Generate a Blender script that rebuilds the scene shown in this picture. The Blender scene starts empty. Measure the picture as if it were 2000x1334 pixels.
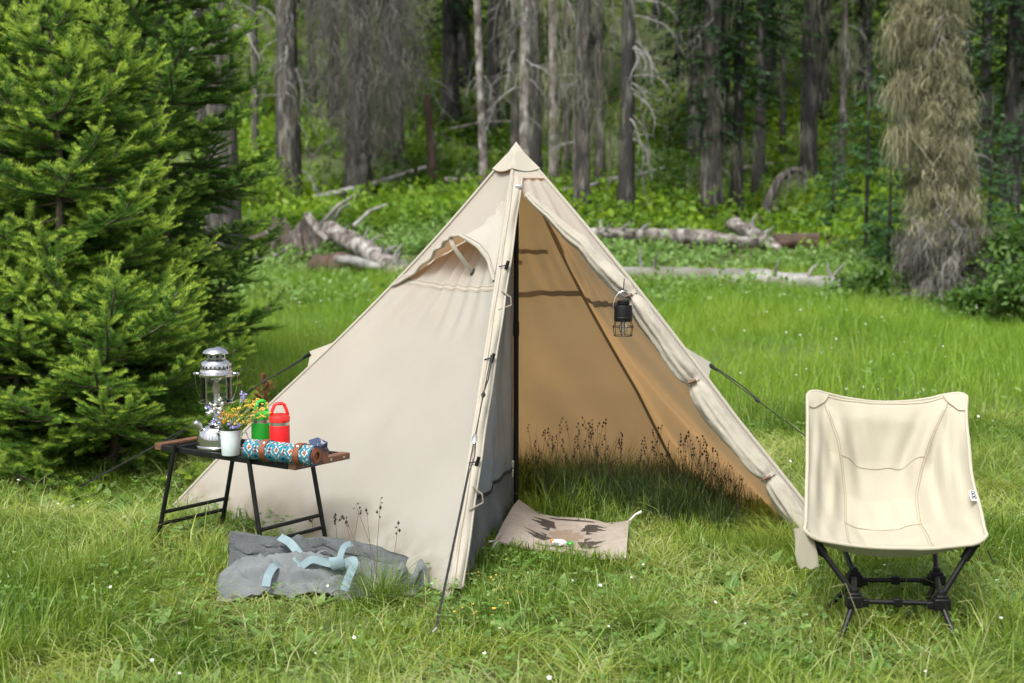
import bpy, math, random
import numpy as np
from mathutils import Vector, Matrix, Euler

sc = bpy.context.scene
COL = sc.collection
R = math.radians
PI = math.pi
random.seed(7)
RS = np.random.RandomState(11)

# ------------------------------------------------------------------ camera, sky, sun, exposure
F = 50.0 / 36.0 * 2000.0
CAMZ = 1.3
PITCH = math.atan((667 - 405) / F)
cam_d = bpy.data.cameras.new('camera')
cam_d.lens = 50; cam_d.sensor_width = 36; cam_d.clip_end = 600; cam_d.clip_start = 0.05
cam_d.dof.use_dof = True; cam_d.dof.focus_distance = 5.2; cam_d.dof.aperture_fstop = 3.4
cam = bpy.data.objects.new('camera', cam_d); COL.objects.link(cam)
cam.location = (0, 0, CAMZ); cam.rotation_euler = (PI / 2 - PITCH, 0, 0)
sc.camera = cam

SUN_EL, SUN_AZ = R(58), R(205)       # azimuth clockwise from +Y: behind the camera, a little to the left
w = bpy.data.worlds.new('World'); sc.world = w; w.use_nodes = True
nt = w.node_tree
sky = nt.nodes.new('ShaderNodeTexSky'); sky.sky_type = 'NISHITA'; sky.sun_disc = False
sky.sun_elevation = SUN_EL; sky.sun_rotation = SUN_AZ
sky.air_density = 1.0; sky.dust_density = 4.0; sky.ozone_density = 0.6
hsv = nt.nodes.new('ShaderNodeHueSaturation'); hsv.inputs['Saturation'].default_value = 0.35
bg = nt.nodes['Background']; bg.inputs['Strength'].default_value = 0.12
nt.links.new(sky.outputs[0], hsv.inputs['Color']); nt.links.new(hsv.outputs[0], bg.inputs['Color'])
sun_d = bpy.data.lights.new('sun', 'SUN'); sun_d.energy = 1.6; sun_d.angle = R(20); sun_d.color = (1.0, 0.965, 0.90)
sun = bpy.data.objects.new('sun', sun_d); COL.objects.link(sun)
sd = Vector((math.sin(SUN_AZ) * math.cos(SUN_EL), math.cos(SUN_AZ) * math.cos(SUN_EL), math.sin(SUN_EL)))
sun.rotation_euler = sd.to_track_quat('Z', 'Y').to_euler()
sc.view_settings.view_transform = 'Standard'; sc.view_settings.look = 'None'
sc.view_settings.gamma = 1; sc.view_settings.use_curve_mapping = False
sc.view_settings.exposure = 1.32
sc.cycles.max_bounces = 8; sc.cycles.transparent_max_bounces = 12
sc.cycles.use_denoising = True

# ------------------------------------------------------------------ measuring helpers
def ray(u, v):
    a = (667 - v) / F
    return Vector(((u - 1000) / F, math.cos(PITCH) + math.sin(PITCH) * a, -math.sin(PITCH) + math.cos(PITCH) * a))
def at(u, v, y):
    r = ray(u, v); return Vector((0, 0, CAMZ)) + r * (y / r.y)
_NG = {}
def vn(x, y, s, seed=0):
    """smooth value noise 0..1 (numpy)"""
    if seed not in _NG: _NG[seed] = np.random.RandomState(1000 + seed).rand(256, 256)
    g = _NG[seed]
    X = np.asarray(x, float) * s; Y = np.asarray(y, float) * s
    xi = np.floor(X).astype(int); yi = np.floor(Y).astype(int)
    fx = X - xi; fy = Y - yi
    fx = fx * fx * (3 - 2 * fx); fy = fy * fy * (3 - 2 * fy)
    a = g[xi & 255, yi & 255]; b = g[(xi + 1) & 255, yi & 255]
    c = g[xi & 255, (yi + 1) & 255]; d = g[(xi + 1) & 255, (yi + 1) & 255]
    return (a * (1 - fx) + b * fx) * (1 - fy) + (c * (1 - fx) + d * fx) * fy
_ky = np.array([-40, 10, 13.5, 17, 20, 23, 28, 33, 40, 50, 70, 100, 150.])
_kz = np.array([0, 0, .02, .10, .36, .68, 1.25, 2.5, 4.9, 8.6, 16.5, 27, 38.])
_fy = np.linspace(-40, 150, 1900); _fz = np.interp(_fy, _ky, _kz)
_k = np.hanning(31); _k /= _k.sum()
_fz = np.convolve(np.pad(_fz, 15, mode='edge'), _k, 'valid')
def Tz(x, y):
    x = np.asarray(x, float); y = np.asarray(y, float)
    z = np.interp(y, _fy, _fz)
    far = np.clip((y - 18) / 14, 0, 1)
    z = z + (vn(x, y, .16, 3) - .5) * 1.5 * far + (vn(x, y, .5, 4) - .5) * .35 * far
    z = z + (vn(x, y, .9, 5) - .5) * .05 * np.clip((y - 8.0) / 4, 0, 1) + (vn(x + 40, y, 1.6, 6) - .5) * .012 + .06 * np.exp(-((x + 1.35) ** 2 + (y - 5.45) ** 2) / .13)
    return z
def tz(x, y): return float(Tz(x, y))
def gnd(u, v):
    r = ray(u, v); t = 2.0
    for i in range(4000):
        p = Vector((0, 0, CAMZ)) + r * t
        if p.z < (tz(p.x, p.y) if p.y > 9 else 0.0): return p
        t += .02
    return p
def gx(u, y):
    z = tz((u - 1000) / F * y, y)
    dep = y * math.cos(PITCH) + (CAMZ - z) * math.sin(PITCH)
    return (u - 1000) / F * dep
def zat(v, y):
    return at(1000, v, y).z

# ------------------------------------------------------------------ object helpers
def tag(o, label=None, cat=None, group=None, kind=None):
    if label: o['label'] = label
    if cat: o['category'] = cat
    if group: o['group'] = group
    if kind: o['kind'] = kind
    return o
def empty(name, loc, label=None, cat=None, group=None):
    o = bpy.data.objects.new(name, None); COL.objects.link(o); o.location = loc
    o.empty_display_size = .05
    return tag(o, label, cat, group)
def rootloc(p):
    l = Vector((0, 0, 0))
    while p is not None: l += p.location; p = p.parent
    return l
def link(name, me, parent=None, loc=None):
    o = bpy.data.objects.new(name, me); COL.objects.link(o)
    if parent: o.parent = parent
    if loc is not None: o.location = loc
    return o
def copy_tree(o, parent=None):
    c = o.copy(); COL.objects.link(c)
    if parent is not None: c.parent = parent
    for ch in list(o.children): copy_tree(ch, c)
    return c

class MB:
    """collects shapes in world coordinates; build() links them as ONE mesh object"""
    def __init__(s): s.v = []; s.f = []; s.m = []; s.col = None; s.mi = 0
    def add(s, v, f):
        o = len(s.v); s.v += [tuple(p) for p in v]
        s.f += [tuple(i + o for i in q) for q in f]; s.m += [s.mi] * len(f)
    def box(s, c, size, M=None):
        c = Vector(c); h = Vector(size) * .5; M = M or Matrix.Identity(3)
        v = [c + M @ Vector((x * h.x, y * h.y, z * h.z)) for x in (-1, 1) for y in (-1, 1) for z in (-1, 1)]
        s.add(v, [(0, 1, 3, 2), (4, 6, 7, 5), (0, 4, 5, 1), (2, 3, 7, 6), (0, 2, 6, 4), (1, 5, 7, 3)])
    def tube(s, pts, r, n=8, cap=True, wob=None, flat=None):
        pts = [Vector(p) for p in pts]; k = len(pts)
        rr = [r] * k if not hasattr(r, '__len__') else list(r)
        t0 = (pts[1] - pts[0]).normalized()
        up = Vector((0, 0, 1)) if abs(t0.z) < .9 else Vector((1, 0, 0))
        a = t0.cross(up).normalized(); v = []
        for i, p in enumerate(pts):
            t = (pts[min(i + 1, k - 1)] - pts[max(i - 1, 0)])
            if t.length < 1e-9: t = t0
            t = t.normalized()
            a = (a - t * a.dot(t)); a = a.normalized() if a.length > 1e-6 else t.orthogonal().normalized()
            b = t.cross(a)
            for j in range(n):
                g = 2 * PI * j / n
                q = rr[i] * (wob(i / (k - 1), g) if wob else 1)
                ca, cb = math.cos(g), math.sin(g)
                if flat: cb *= flat
                v.append(p + a * (ca * q) + b * (cb * q))
        f = [(i * n + j, i * n + (j + 1) % n, (i + 1) * n + (j + 1) % n, (i + 1) * n + j) for i in range(k - 1) for j in range(n)]
        if cap:
            f.append(tuple(reversed(range(n)))); f.append(tuple((k - 1) * n + j for j in range(n)))
        s.add(v, f)
    def lathe(s, prof, c, n=32, M=None, cap=True):
        c = Vector(c); M = M or Matrix.Identity(3); k = len(prof); v = []
        for (r, z) in prof:
            for j in range(n):
                g = 2 * PI * j / n
                v.append(c + M @ Vector((r * math.cos(g), r * math.sin(g), z)))
        f = [(i * n + j, i * n + (j + 1) % n, (i + 1) * n + (j + 1) % n, (i + 1) * n + j) for i in range(k - 1) for j in range(n)]
        if cap:
            if prof[0][0] > 1e-5: f.append(tuple(reversed(range(n))))
            if prof[-1][0] > 1e-5: f.append(tuple((k - 1) * n + j for j in range(n)))
        s.add(v, f)
    def grid(s, fn, ns, nt, keep=None):
        v = [fn(i / ns, j / nt) for j in range(nt + 1) for i in range(ns + 1)]
        f = []
        for j in range(nt):
            for i in range(ns):
                if keep and not keep((i + .5) / ns, (j + .5) / nt): continue
                f.append((j * (ns + 1) + i, j * (ns + 1) + i + 1, (j + 1) * (ns + 1) + i + 1, (j + 1) * (ns + 1) + i))
        s.add(v, f)
    def ribbon(s, pts, width, nrm=None, th=.0):
        """flat band along pts; nrm = list of (or one) direction(s) that the band's flat side faces"""
        pts = [Vector(p) for p in pts]; k = len(pts); v = []
        for i, p in enumerate(pts):
            t = (pts[min(i + 1, k - 1)] - pts[max(i - 1, 0)]).normalized()
            n = nrm[i] if isinstance(nrm, list) else nrm
            n = Vector(n)
            a = t.cross(n).normalized()
            wd = width[i] if hasattr(width, '__len__') else width
            v += [p - a * wd * .5, p + a * wd * .5]
        s.add(v, [(2 * i, 2 * i + 1, 2 * i + 3, 2 * i + 2) for i in range(k - 1)])
    def build(s, name, mat, parent=None, angle=40, solid=0, bevel=0, label=None, subsurf=0, kind=None):
        me = bpy.data.meshes.new(name)
        off = rootloc(parent)
        me.from_pydata([(p[0] - off.x, p[1] - off.y, p[2] - off.z) for p in s.v], [], s.f)
        for m in (mat if isinstance(mat, (list, tuple)) else [mat]): me.materials.append(m)
        if s.mi: me.polygons.foreach_set('material_index', s.m)
        me.shade_smooth()
        if angle < 179: me.set_sharp_from_angle(angle=R(angle))
        if s.col is not None:
            ca = me.color_attributes.new('pat', 'FLOAT_COLOR', 'CORNER')
            arr = []
            for q, c in zip(s.f, s.col): arr += list(c) * len(q)
            ca.data.foreach_set('color', arr)
        o = link(name, me, parent)
        if solid:
            md = o.modifiers.new('thick', 'SOLIDIFY'); md.thickness = solid; md.offset = 0
            md = o.modifiers.new('crisp', 'EDGE_SPLIT'); md.split_angle = R(58)
        if bevel:
            md = o.modifiers.new('bevel', 'BEVEL'); md.width = bevel; md.segments = 2; md.limit_method = 'ANGLE'
        if subsurf:
            md = o.modifiers.new('sub', 'SUBSURF'); md.levels = subsurf; md.render_levels = subsurf
        if label: o['label'] = label
        if kind: o['kind'] = kind
        return o

def np_mesh(name, V, T, mats, attrs=None, mi=None, smooth=False):
    me = bpy.data.meshes.new(name)
    V = np.asarray(V, np.float32); T = np.asarray(T, np.int32)
    me.vertices.add(len(V)); me.vertices.foreach_set('co', V.ravel())
    me.loops.add(T.size); me.loops.foreach_set('vertex_index', T.ravel())
    me.polygons.add(len(T)); k = T.shape[1]
    me.polygons.foreach_set('loop_start', np.arange(0, T.size, k, dtype=np.int32))
    me.polygons.foreach_set('loop_total', np.full(len(T), k, np.int32))
    for m in mats: me.materials.append(m)
    if mi is not None: me.polygons.foreach_set('material_index', np.asarray(mi, np.int32))
    me.update(calc_edges=True)
    for an, arr in (attrs or {}).items():
        a = me.attributes.new(an, 'FLOAT', 'POINT'); a.data.foreach_set('value', np.asarray(arr, np.float32))
    if smooth: me.shade_smooth()
    return me

# ------------------------------------------------------------------ materials
def nodes(name):
    m = bpy.data.materials.new(name); m.use_nodes = True
    t = m.node_tree; t.nodes.clear()
    return m, t
def N(t, kind, **kw):
    n = t.nodes.new(kind)
    for k, v in kw.items():
        if k in n.inputs: n.inputs[k].default_value = v
        else: setattr(n, k, v)
    return n
def L(t, a, b): t.links.new(a, b)
def mixc(t, fac, a, b, mode='MIX'):
    m = N(t, 'ShaderNodeMix', data_type='RGBA', blend_type=mode)
    for sock, val in ((m.inputs[0], fac), (m.inputs[6], a), (m.inputs[7], b)):
        if hasattr(val, 'links'): L(t, val, sock)
        elif isinstance(val, (int, float)): sock.default_value = val
        else: sock.default_value = (*val, 1) if len(val) == 3 else val
    return m.outputs[2]
def noise_fac(t, scale, lo=.35, hi=.65, detail=4, coord='obj', stretch=None, rough=.55):
    if coord == 'obj': src = N(t, 'ShaderNodeTexCoord').outputs['Object']
    else: src = N(t, 'ShaderNodeNewGeometry').outputs['Position']
    if stretch:
        mp = N(t, 'ShaderNodeMapping'); mp.inputs['Scale'].default_value = stretch
        L(t, src, mp.inputs['Vector']); src = mp.outputs[0]
    n = N(t, 'ShaderNodeTexNoise', Scale=scale, Detail=detail, Roughness=rough); L(t, src, n.inputs['Vector'])
    r = N(t, 'ShaderNodeMapRange'); r.inputs[1].default_value = lo; r.inputs[2].default_value = hi
    L(t, n.outputs[0], r.inputs[0])
    return r.outputs[0], n.outputs[0]
def mat(name, c, rough=.6, metal=0, c2=None, scale=8, lo=.35, hi=.65, bump=0, bscale=60, stretch=None, coat=0, spec=.5, c3=None, s3=3, bdist=.01):
    m, t = nodes(name)
    p = N(t, 'ShaderNodeBsdfPrincipled'); o = N(t, 'ShaderNodeOutputMaterial'); L(t, p.outputs[0], o.inputs[0])
    p.inputs['Roughness'].default_value = rough; p.inputs['Metallic'].default_value = metal
    p.inputs['Coat Weight'].default_value = coat; p.inputs['Specular IOR Level'].default_value = spec
    col = None
    if c2:
        f, _ = noise_fac(t, scale, lo, hi, stretch=stretch); col = mixc(t, f, c, c2)
    if c3:
        f, _ = noise_fac(t, s3, .52, .68, stretch=stretch); col = mixc(t, f, col if col else c, c3)
    if col: L(t, col, p.inputs['Base Color'])
    else: p.inputs['Base Color'].default_value = (*c, 1)
    if bump:
        _, n = noise_fac(t, bscale, stretch=stretch)
        b = N(t, 'ShaderNodeBump', Strength=bump, Distance=bdist); L(t, n, b.inputs['Height']); L(t, b.outputs[0], p.inputs['Normal'])
    return m
def leaf_mat(name, cols, trans=.4, rnd_from='attr', rough=.5, tipcol=None, tipfac=.8, wn=None, wscale=.6):
    """foliage: per-blade random picks a colour, 't' runs along the blade/shoot; light passes through"""
    m, t = nodes(name)
    rp = N(t, 'ShaderNodeValToRGB'); e = rp.color_ramp.elements
    while len(e) < len(cols): e.new(.5)
    for i, c in enumerate(cols): e[i].position = i / (len(cols) - 1); e[i].color = (*c, 1)
    at_ = N(t, 'ShaderNodeAttribute', attribute_name='rnd'); fac = at_.outputs['Fac']
    if rnd_from == 'both':
        oi = N(t, 'ShaderNodeObjectInfo'); ad = N(t, 'ShaderNodeMath', operation='ADD'); L(t, fac, ad.inputs[0])
        mu = N(t, 'ShaderNodeMath', operation='MULTIPLY_ADD'); L(t, oi.outputs['Random'], mu.inputs[0]); mu.inputs[1].default_value = .5; mu.inputs[2].default_value = -.25
        L(t, mu.outputs[0], ad.inputs[1]); ad.use_clamp = True; fac = ad.outputs[0]
    L(t, fac, rp.inputs[0]); col = rp.outputs[0]
    if wn:
        f, _ = noise_fac(t, wscale, .4, .62, coord='world', detail=3); col = mixc(t, f, col, wn, 'MULTIPLY')
    if tipcol:
        tt = N(t, 'ShaderNodeAttribute', attribute_name='t'); mm = N(t, 'ShaderNodeMath', operation='MULTIPLY'); mm.inputs[1].default_value = tipfac
        L(t, tt.outputs['Fac'], mm.inputs[0]); col = mixc(t, mm.outputs[0], col, tipcol)
    p = N(t, 'ShaderNodeBsdfPrincipled', Roughness=rough); p.inputs['Specular IOR Level'].default_value = .35
    tr = N(t, 'ShaderNodeBsdfTranslucent'); mx = N(t, 'ShaderNodeMixShader'); mx.inputs[0].default_value = trans
    L(t, col, p.inputs['Base Color'])
    tc = mixc(t, 1.0, col, (1.0, 1.0, .55), 'MULTIPLY'); g = N(t, 'ShaderNodeGamma', Gamma=.85); L(t, tc, g.inputs[0]); L(t, g.outputs[0], tr.inputs[0])
    o = N(t, 'ShaderNodeOutputMaterial'); L(t, p.outputs[0], mx.inputs[1]); L(t, tr.outputs[0], mx.inputs[2]); L(t, mx.outputs[0], o.inputs[0])
    return m
def cloth_mat(name, c, tc, trans, c2=None, weave=900, bump=.3, tscale=4, hem=False):
    m, t = nodes(name)
    d = N(t, 'ShaderNodeBsdfPrincipled', Roughness=.85); d.inputs['Specular IOR Level'].default_value = .2
    d.inputs['Sheen Weight'].default_value = .1
    f, _ = noise_fac(t, tscale, .3, .7, detail=6); col = mixc(t, f, c, c2 or tuple(x * .9 for x in c))
    f2, n2 = noise_fac(t, 140, .3, .7, detail=3, stretch=(1, 1, 3)); col = mixc(t, f2, col, mixc(t, .06, col, (0, 0, 0)))
    if hem:
        sp = N(t, 'ShaderNodeSeparateXYZ'); L(t, N(t, 'ShaderNodeTexCoord').outputs['Object'], sp.inputs[0])
        mr = N(t, 'ShaderNodeMapRange'); mr.inputs[1].default_value = .20; mr.inputs[2].default_value = .0; L(t, sp.outputs[2], mr.inputs[0])
        fd, _ = noise_fac(t, 11, .38, .66, detail=8); mu = N(t, 'ShaderNodeMath', operation='MULTIPLY'); L(t, mr.outputs[0], mu.inputs[0]); L(t, fd, mu.inputs[1])
        col = mixc(t, mu.outputs[0], col, (.22, .185, .12))
        fs, _ = noise_fac(t, 2.3, .60, .80, detail=7); ms = N(t, 'ShaderNodeMath', operation='MULTIPLY'); L(t, fs, ms.inputs[0]); ms.inputs[1].default_value = .22; col = mixc(t, ms.outputs[0], col, (.34, .30, .235))
    L(t, col, d.inputs['Base Color'])
    b = N(t, 'ShaderNodeBump', Strength=bump, Distance=.002); L(t, n2, b.inputs['Height']); L(t, b.outputs[0], d.inputs['Normal'])
    tr = N(t, 'ShaderNodeBsdfTranslucent')
    f3, _ = noise_fac(t, 7, .3, .7, detail=5); L(t, mixc(t, f3, tc, tuple(x * .9 for x in tc)), tr.inputs[0])
    mx = N(t, 'ShaderNodeMixShader'); mx.inputs[0].default_value = trans
    o = N(t, 'ShaderNodeOutputMaterial'); L(t, d.outputs[0], mx.inputs[1]); L(t, tr.outputs[0], mx.inputs[2]); L(t, mx.outputs[0], o.inputs[0])
    return m
def pat_mat(name, rough=.85, dirt=(.8, .78, .75), scale=40):
    m, t = nodes(name)
    p = N(t, 'ShaderNodeBsdfPrincipled', Roughness=rough); p.inputs['Specular IOR Level'].default_value = .2
    a = N(t, 'ShaderNodeVertexColor', layer_name='pat')
    f, n = noise_fac(t, scale, .3, .7, detail=6)
    L(t, mixc(t, f, a.outputs[0], mixc(t, 1.0, a.outputs[0], dirt, 'MULTIPLY')), p.inputs['Base Color'])
    _, n2 = noise_fac(t, 350)
    b = N(t, 'ShaderNodeBump', Strength=.5, Distance=.003); L(t, n2, b.inputs['Height']); L(t, b.outputs[0], p.inputs['Normal'])
    o = N(t, 'ShaderNodeOutputMaterial'); L(t, p.outputs[0], o.inputs[0])
    return m

M = {}
M['canvas'] = cloth_mat('canvas', (.465, .458, .408), (.93, .53, .22), .42, (.43, .422, .372), hem=True)
M['canvas_thick'] = cloth_mat('canvas_thick', (.36, .332, .275), (.5, .4, .3), .03, (.325, .30, .245))
M['canvas_hood'] = cloth_mat('canvas_hood', (.42, .40, .35), (.62, .36, .16), .24, (.39, .37, .32))
M['tape'] = mat('seam_tape', (.22, .185, .145), .9)
M['thread'] = mat('thread', (.30, .25, .17), .9)
M['chair_cloth'] = cloth_mat('chair_cloth', (.455, .425, .335), (.7, .58, .36), .20, (.415, .385, .30))
M['black_metal'] = mat('black_metal', (.004, .0042, .0045), .45, .0, (.008, .008, .0083), 30, spec=.3, bump=.05, bscale=300)
M['pole'] = mat('black_pole', (.004, .004, .0045), .5, spec=.25)
M['rope'] = mat('rope', (.018, .018, .019), .8, bump=.6, bscale=900, c2=(.06, .06, .062), scale=500, lo=.55, hi=.7)
M['plastic'] = mat('black_plastic', (.0035, .0035, .0038), .5, spec=.25)
M['wood'] = mat('walnut', (.16, .07, .035), .55, 0, (.085, .037, .02), 5, stretch=(3, 3, 40), bump=.12, bscale=20)
M['chrome'] = mat('chrome', (.50, .50, .515), .04, 1.0, bump=.02, bscale=14)
M['steel'] = mat('steel', (.58, .57, .56), .3, 1.0)
M['red'] = mat('red_paint', (.68, .008, .010), .45, c2=(.63, .007, .009), scale=40, spec=.4)
M['redlid'] = mat('red_plastic', (.72, .018, .014), .38)
M['green'] = mat('green_paint', (.012, .33, .02), .45, c2=(.011, .30, .018), scale=40, spec=.4)
M['greenlid'] = mat('green_plastic', (.035, .42, .04), .38)
M['mug'] = mat('enamel', (.62, .70, .70), .18, 0, (.58, .66, .67), 20, coat=.5)
M['leather'] = mat('leather', (.20, .06, .025), .5, 0, (.13, .036, .016), 30, bump=.25, bscale=120)
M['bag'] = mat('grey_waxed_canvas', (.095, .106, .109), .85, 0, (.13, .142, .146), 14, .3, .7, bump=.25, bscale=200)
M['bag_shaded'] = mat('shaded_grey_canvas', (.060, .068, .071), .85, 0, (.088, .097, .10), 22, .3, .7, bump=.6, bscale=160)  # bag canvas darkened to paint shade onto the rear panel
M['strap'] = mat('blue_webbing', (.175, .245, .265), .85, 0, (.145, .21, .23), 30, bump=.3, bscale=500)
M['rug'] = pat_mat('woven_rug')
M['roll'] = pat_mat('woven_roll', .8, (.85, .85, .85))
M['tagw'] = mat('white_tag', (.52, .52, .505), .7)
M['ink'] = mat('dark_ink', (.02, .02, .025), .7)
M['nylon'] = mat('grey_nylon', (.085, .094, .102), .7, 0, (.125, .135, .145), 12, spec=.15, bump=.2, bscale=30)
M['velcro'] = mat('velcro', (.012, .012, .012), .9)
M['bark'] = mat('grey_bark', (.062, .054, .045), .9, 0, (.020, .018, .016), 9, .42, .58, bump=1.0, bscale=14, stretch=(1, 1, .22), c3=(.175, .163, .142), s3=11, bdist=.05)
M['bark_dark'] = mat('dark_bark', (.028, .025, .023), .9, 0, (.012, .011, .010), 6, .4, .62, bump=1.0, bscale=14, stretch=(1, 1, .22), c3=(.12, .115, .10), s3=7, bdist=.05)
M['bark_pale'] = mat('pale_bark', (.19, .17, .15), .9, 0, (.06, .05, .043), 9, .42, .58, bump=1.0, bscale=16, stretch=(1, 1, .5), c3=(.30, .29, .27), s3=6, bdist=.04)
M['bark_red'] = mat('red_rotten_wood', (.085, .052, .034), .95, 0, (.045, .03, .022), 5, .4, .65, bump=1.0, bscale=12, stretch=(1, 1, .3), bdist=.05)
M['stump'] = mat('stump_wood', (.10, .075, .058), .95, 0, (.04, .032, .027), 8, .4, .6, bump=1.0, bscale=18, stretch=(1, 1, .2), c3=(.20, .185, .17), s3=9, bdist=.05)
M['deadwood'] = mat('weathered_wood', (.27, .26, .25), .85, 0, (.12, .115, .11), 6, .4, .65, bump=.8, bscale=20, stretch=(1, 1, .15), bdist=.02)
M['log_grey'] = mat('grey_log', (.29, .28, .275), .85, 0, (.13, .125, .12), 4, .4, .62, bump=.8, bscale=12, stretch=(.15, 1, 1), bdist=.03, c3=(.12, .10, .085), s3=5)
M['fir_bark'] = mat('fir_bark', (.16, .125, .095), .9, 0, (.08, .06, .045), 20, bump=.6, bscale=60)
M['twig'] = leaf_mat('grey_twigs', [(.07, .065, .057), (.12, .113, .10), (.22, .21, .19)], .1, rough=.9)
M['lichen'] = leaf_mat('lichen', [(.06, .057, .038), (.17, .163, .10), (.32, .305, .19), (.50, .475, .31)], .3, rough=.9)
M['lichen_grey'] = leaf_mat('grey_lichen', [(.10, .10, .07), (.17, .168, .12), (.27, .268, .20)], .25, rough=.9)
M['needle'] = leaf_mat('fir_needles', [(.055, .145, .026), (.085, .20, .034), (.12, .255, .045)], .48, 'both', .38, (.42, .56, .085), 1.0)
M['needle_dark'] = leaf_mat('shaded_fir_needles', [(.018, .045, .012), (.028, .065, .017), (.04, .09, .022)], .3, 'both', .45, (.07, .13, .03), .8)  # darker copy of the fir needles, paints the rear fir's shade
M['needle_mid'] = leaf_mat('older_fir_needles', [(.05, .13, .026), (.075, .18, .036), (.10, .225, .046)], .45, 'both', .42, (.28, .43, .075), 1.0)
M['needle_dead'] = leaf_mat('dead_needles', [(.16, .075, .03), (.24, .12, .05)], .2, rough=.8)
M['conifer'] = leaf_mat('dark_conifer', [(.014, .034, .012), (.022, .052, .017), (.034, .075, .022)], .25, 'both', .5)
M['sapling'] = leaf_mat('sapling_needles', [(.022, .062, .022), (.035, .088, .028), (.05, .12, .035)], .25, 'both', .5)
M['under'] = leaf_mat('undergrowth_leaves', [(.07, .15, .012), (.15, .28, .016), (.30, .43, .032)], .5, wn=(.26, .33, .36), wscale=.17)  # noise tint paints shaded patches between sunlit ones into the leaf colour
M['shrubleaf'] = leaf_mat('shrub_leaves', [(.035, .085, .016), (.06, .13, .02), (.10, .18, .03)], .4)
M['herb'] = leaf_mat('herb_leaves', [(.085, .18, .034), (.135, .25, .05), (.23, .33, .11)], .4)
M['grass'] = leaf_mat('grass', [(.09, .165, .018), (.165, .255, .030), (.255, .34, .048), (.35, .40, .10), (.48, .48, .24)], .45, rough=.4, wn=(.62, .76, .66), wscale=1.4)
M['grass_far'] = leaf_mat('meadow', [(.115, .225, .018), (.18, .31, .024), (.25, .37, .036), (.34, .42, .09)], .45, rough=.45, wn=(.75, .88, .75), wscale=.7)
M['sedge'] = leaf_mat('sedge', [(.018, .042, .010), (.03, .06, .013), (.06, .09, .022)], .25)
M['seedhead'] = mat('seed_heads', (.035, .022, .014), .9)
M['straw'] = mat('straw', (.24, .25, .11), .8)
M['white'] = mat('white_petal', (.55, .55, .54), .7)
M['yellow'] = mat('yellow_flower', (.62, .36, .03), .7, c2=(.70, .46, .06), scale=60)
M['orange'] = mat('orange_flower', (.60, .22, .02), .7)
M['purple'] = mat('purple_flower', (.22, .20, .46), .7, c2=(.34, .32, .58), scale=80)
M['stem'] = mat('flower_stem', (.20, .27, .09), .7)
M['soil'] = mat('meadow_soil', (.040, .062, .014), .95, 0, (.075, .105, .022), 3, bump=.5, bscale=10, c3=(.055, .040, .022), s3=2)
M['brownstem'] = mat('brown_stem', (.09, .055, .03), .9)
M['roll2'] = mat('navy_cloth', (.03, .05, .10), .85, 0, (.30, .30, .30), 60, .6, .62)
def glass_mat():
    m, t = nodes('lantern_glass')
    g = N(t, 'ShaderNodeBsdfGlossy', Roughness=.02); tr = N(t, 'ShaderNodeBsdfTransparent'); tr.inputs[0].default_value = (.93, .96, .94, 1)
    fr = N(t, 'ShaderNodeFresnel', IOR=1.45); mx = N(t, 'ShaderNodeMixShader'); o = N(t, 'ShaderNodeOutputMaterial')
    L(t, fr.outputs[0], mx.inputs[0]); L(t, tr.outputs[0], mx.inputs[1]); L(t, g.outputs[0], mx.inputs[2]); L(t, mx.outputs[0], o.inputs[0])
    return m
M['glass'] = glass_mat()
M['mantle'] = mat('mantle_cloth', (.26, .22, .16), .9)
def screen_mat():
    m, t = nodes('mesh_screen')
    d = N(t, 'ShaderNodeBsdfPrincipled', Roughness=.9); d.inputs['Specular IOR Level'].default_value = .05; f, _ = noise_fac(t, 9, .3, .7, stretch=(1, 1, .3))
    L(t, mixc(t, f, (.135, .16, .185), (.205, .235, .265)), d.inputs['Base Color'])
    tr = N(t, 'ShaderNodeBsdfTransparent'); mx = N(t, 'ShaderNodeMixShader'); mx.inputs[0].default_value = .86
    o = N(t, 'ShaderNodeOutputMaterial'); L(t, tr.outputs[0], mx.inputs[1]); L(t, d.outputs[0], mx.inputs[2]); L(t, mx.outputs[0], o.inputs[0])
    return m
M['screen'] = screen_mat()

# ================================================================== SETTING: ground sheet
def build_ground():
    xs = np.unique(np.concatenate([np.linspace(-110, -14, 40), np.linspace(-14, 14, 150), np.linspace(14, 110, 40)]))
    ys = np.unique(np.concatenate([np.linspace(-40, 0, 14), np.linspace(0, 30, 170), np.linspace(30, 150, 90)]))
    X, Y = np.meshgrid(xs, ys); V = np.stack([X, Y, Tz(X, Y) - .005], -1).reshape(-1, 3)
    nx, ny = len(xs), len(ys)
    i, j = np.meshgrid(np.arange(nx - 1), np.arange(ny - 1)); a = (j * nx + i).ravel()
    T = np.stack([a, a + 1, a + 1 + nx, a + nx], -1)
    o = link('ground', np_mesh('ground', V, T, [M['soil']], smooth=True)); o['kind'] = 'structure'
build_ground()

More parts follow.
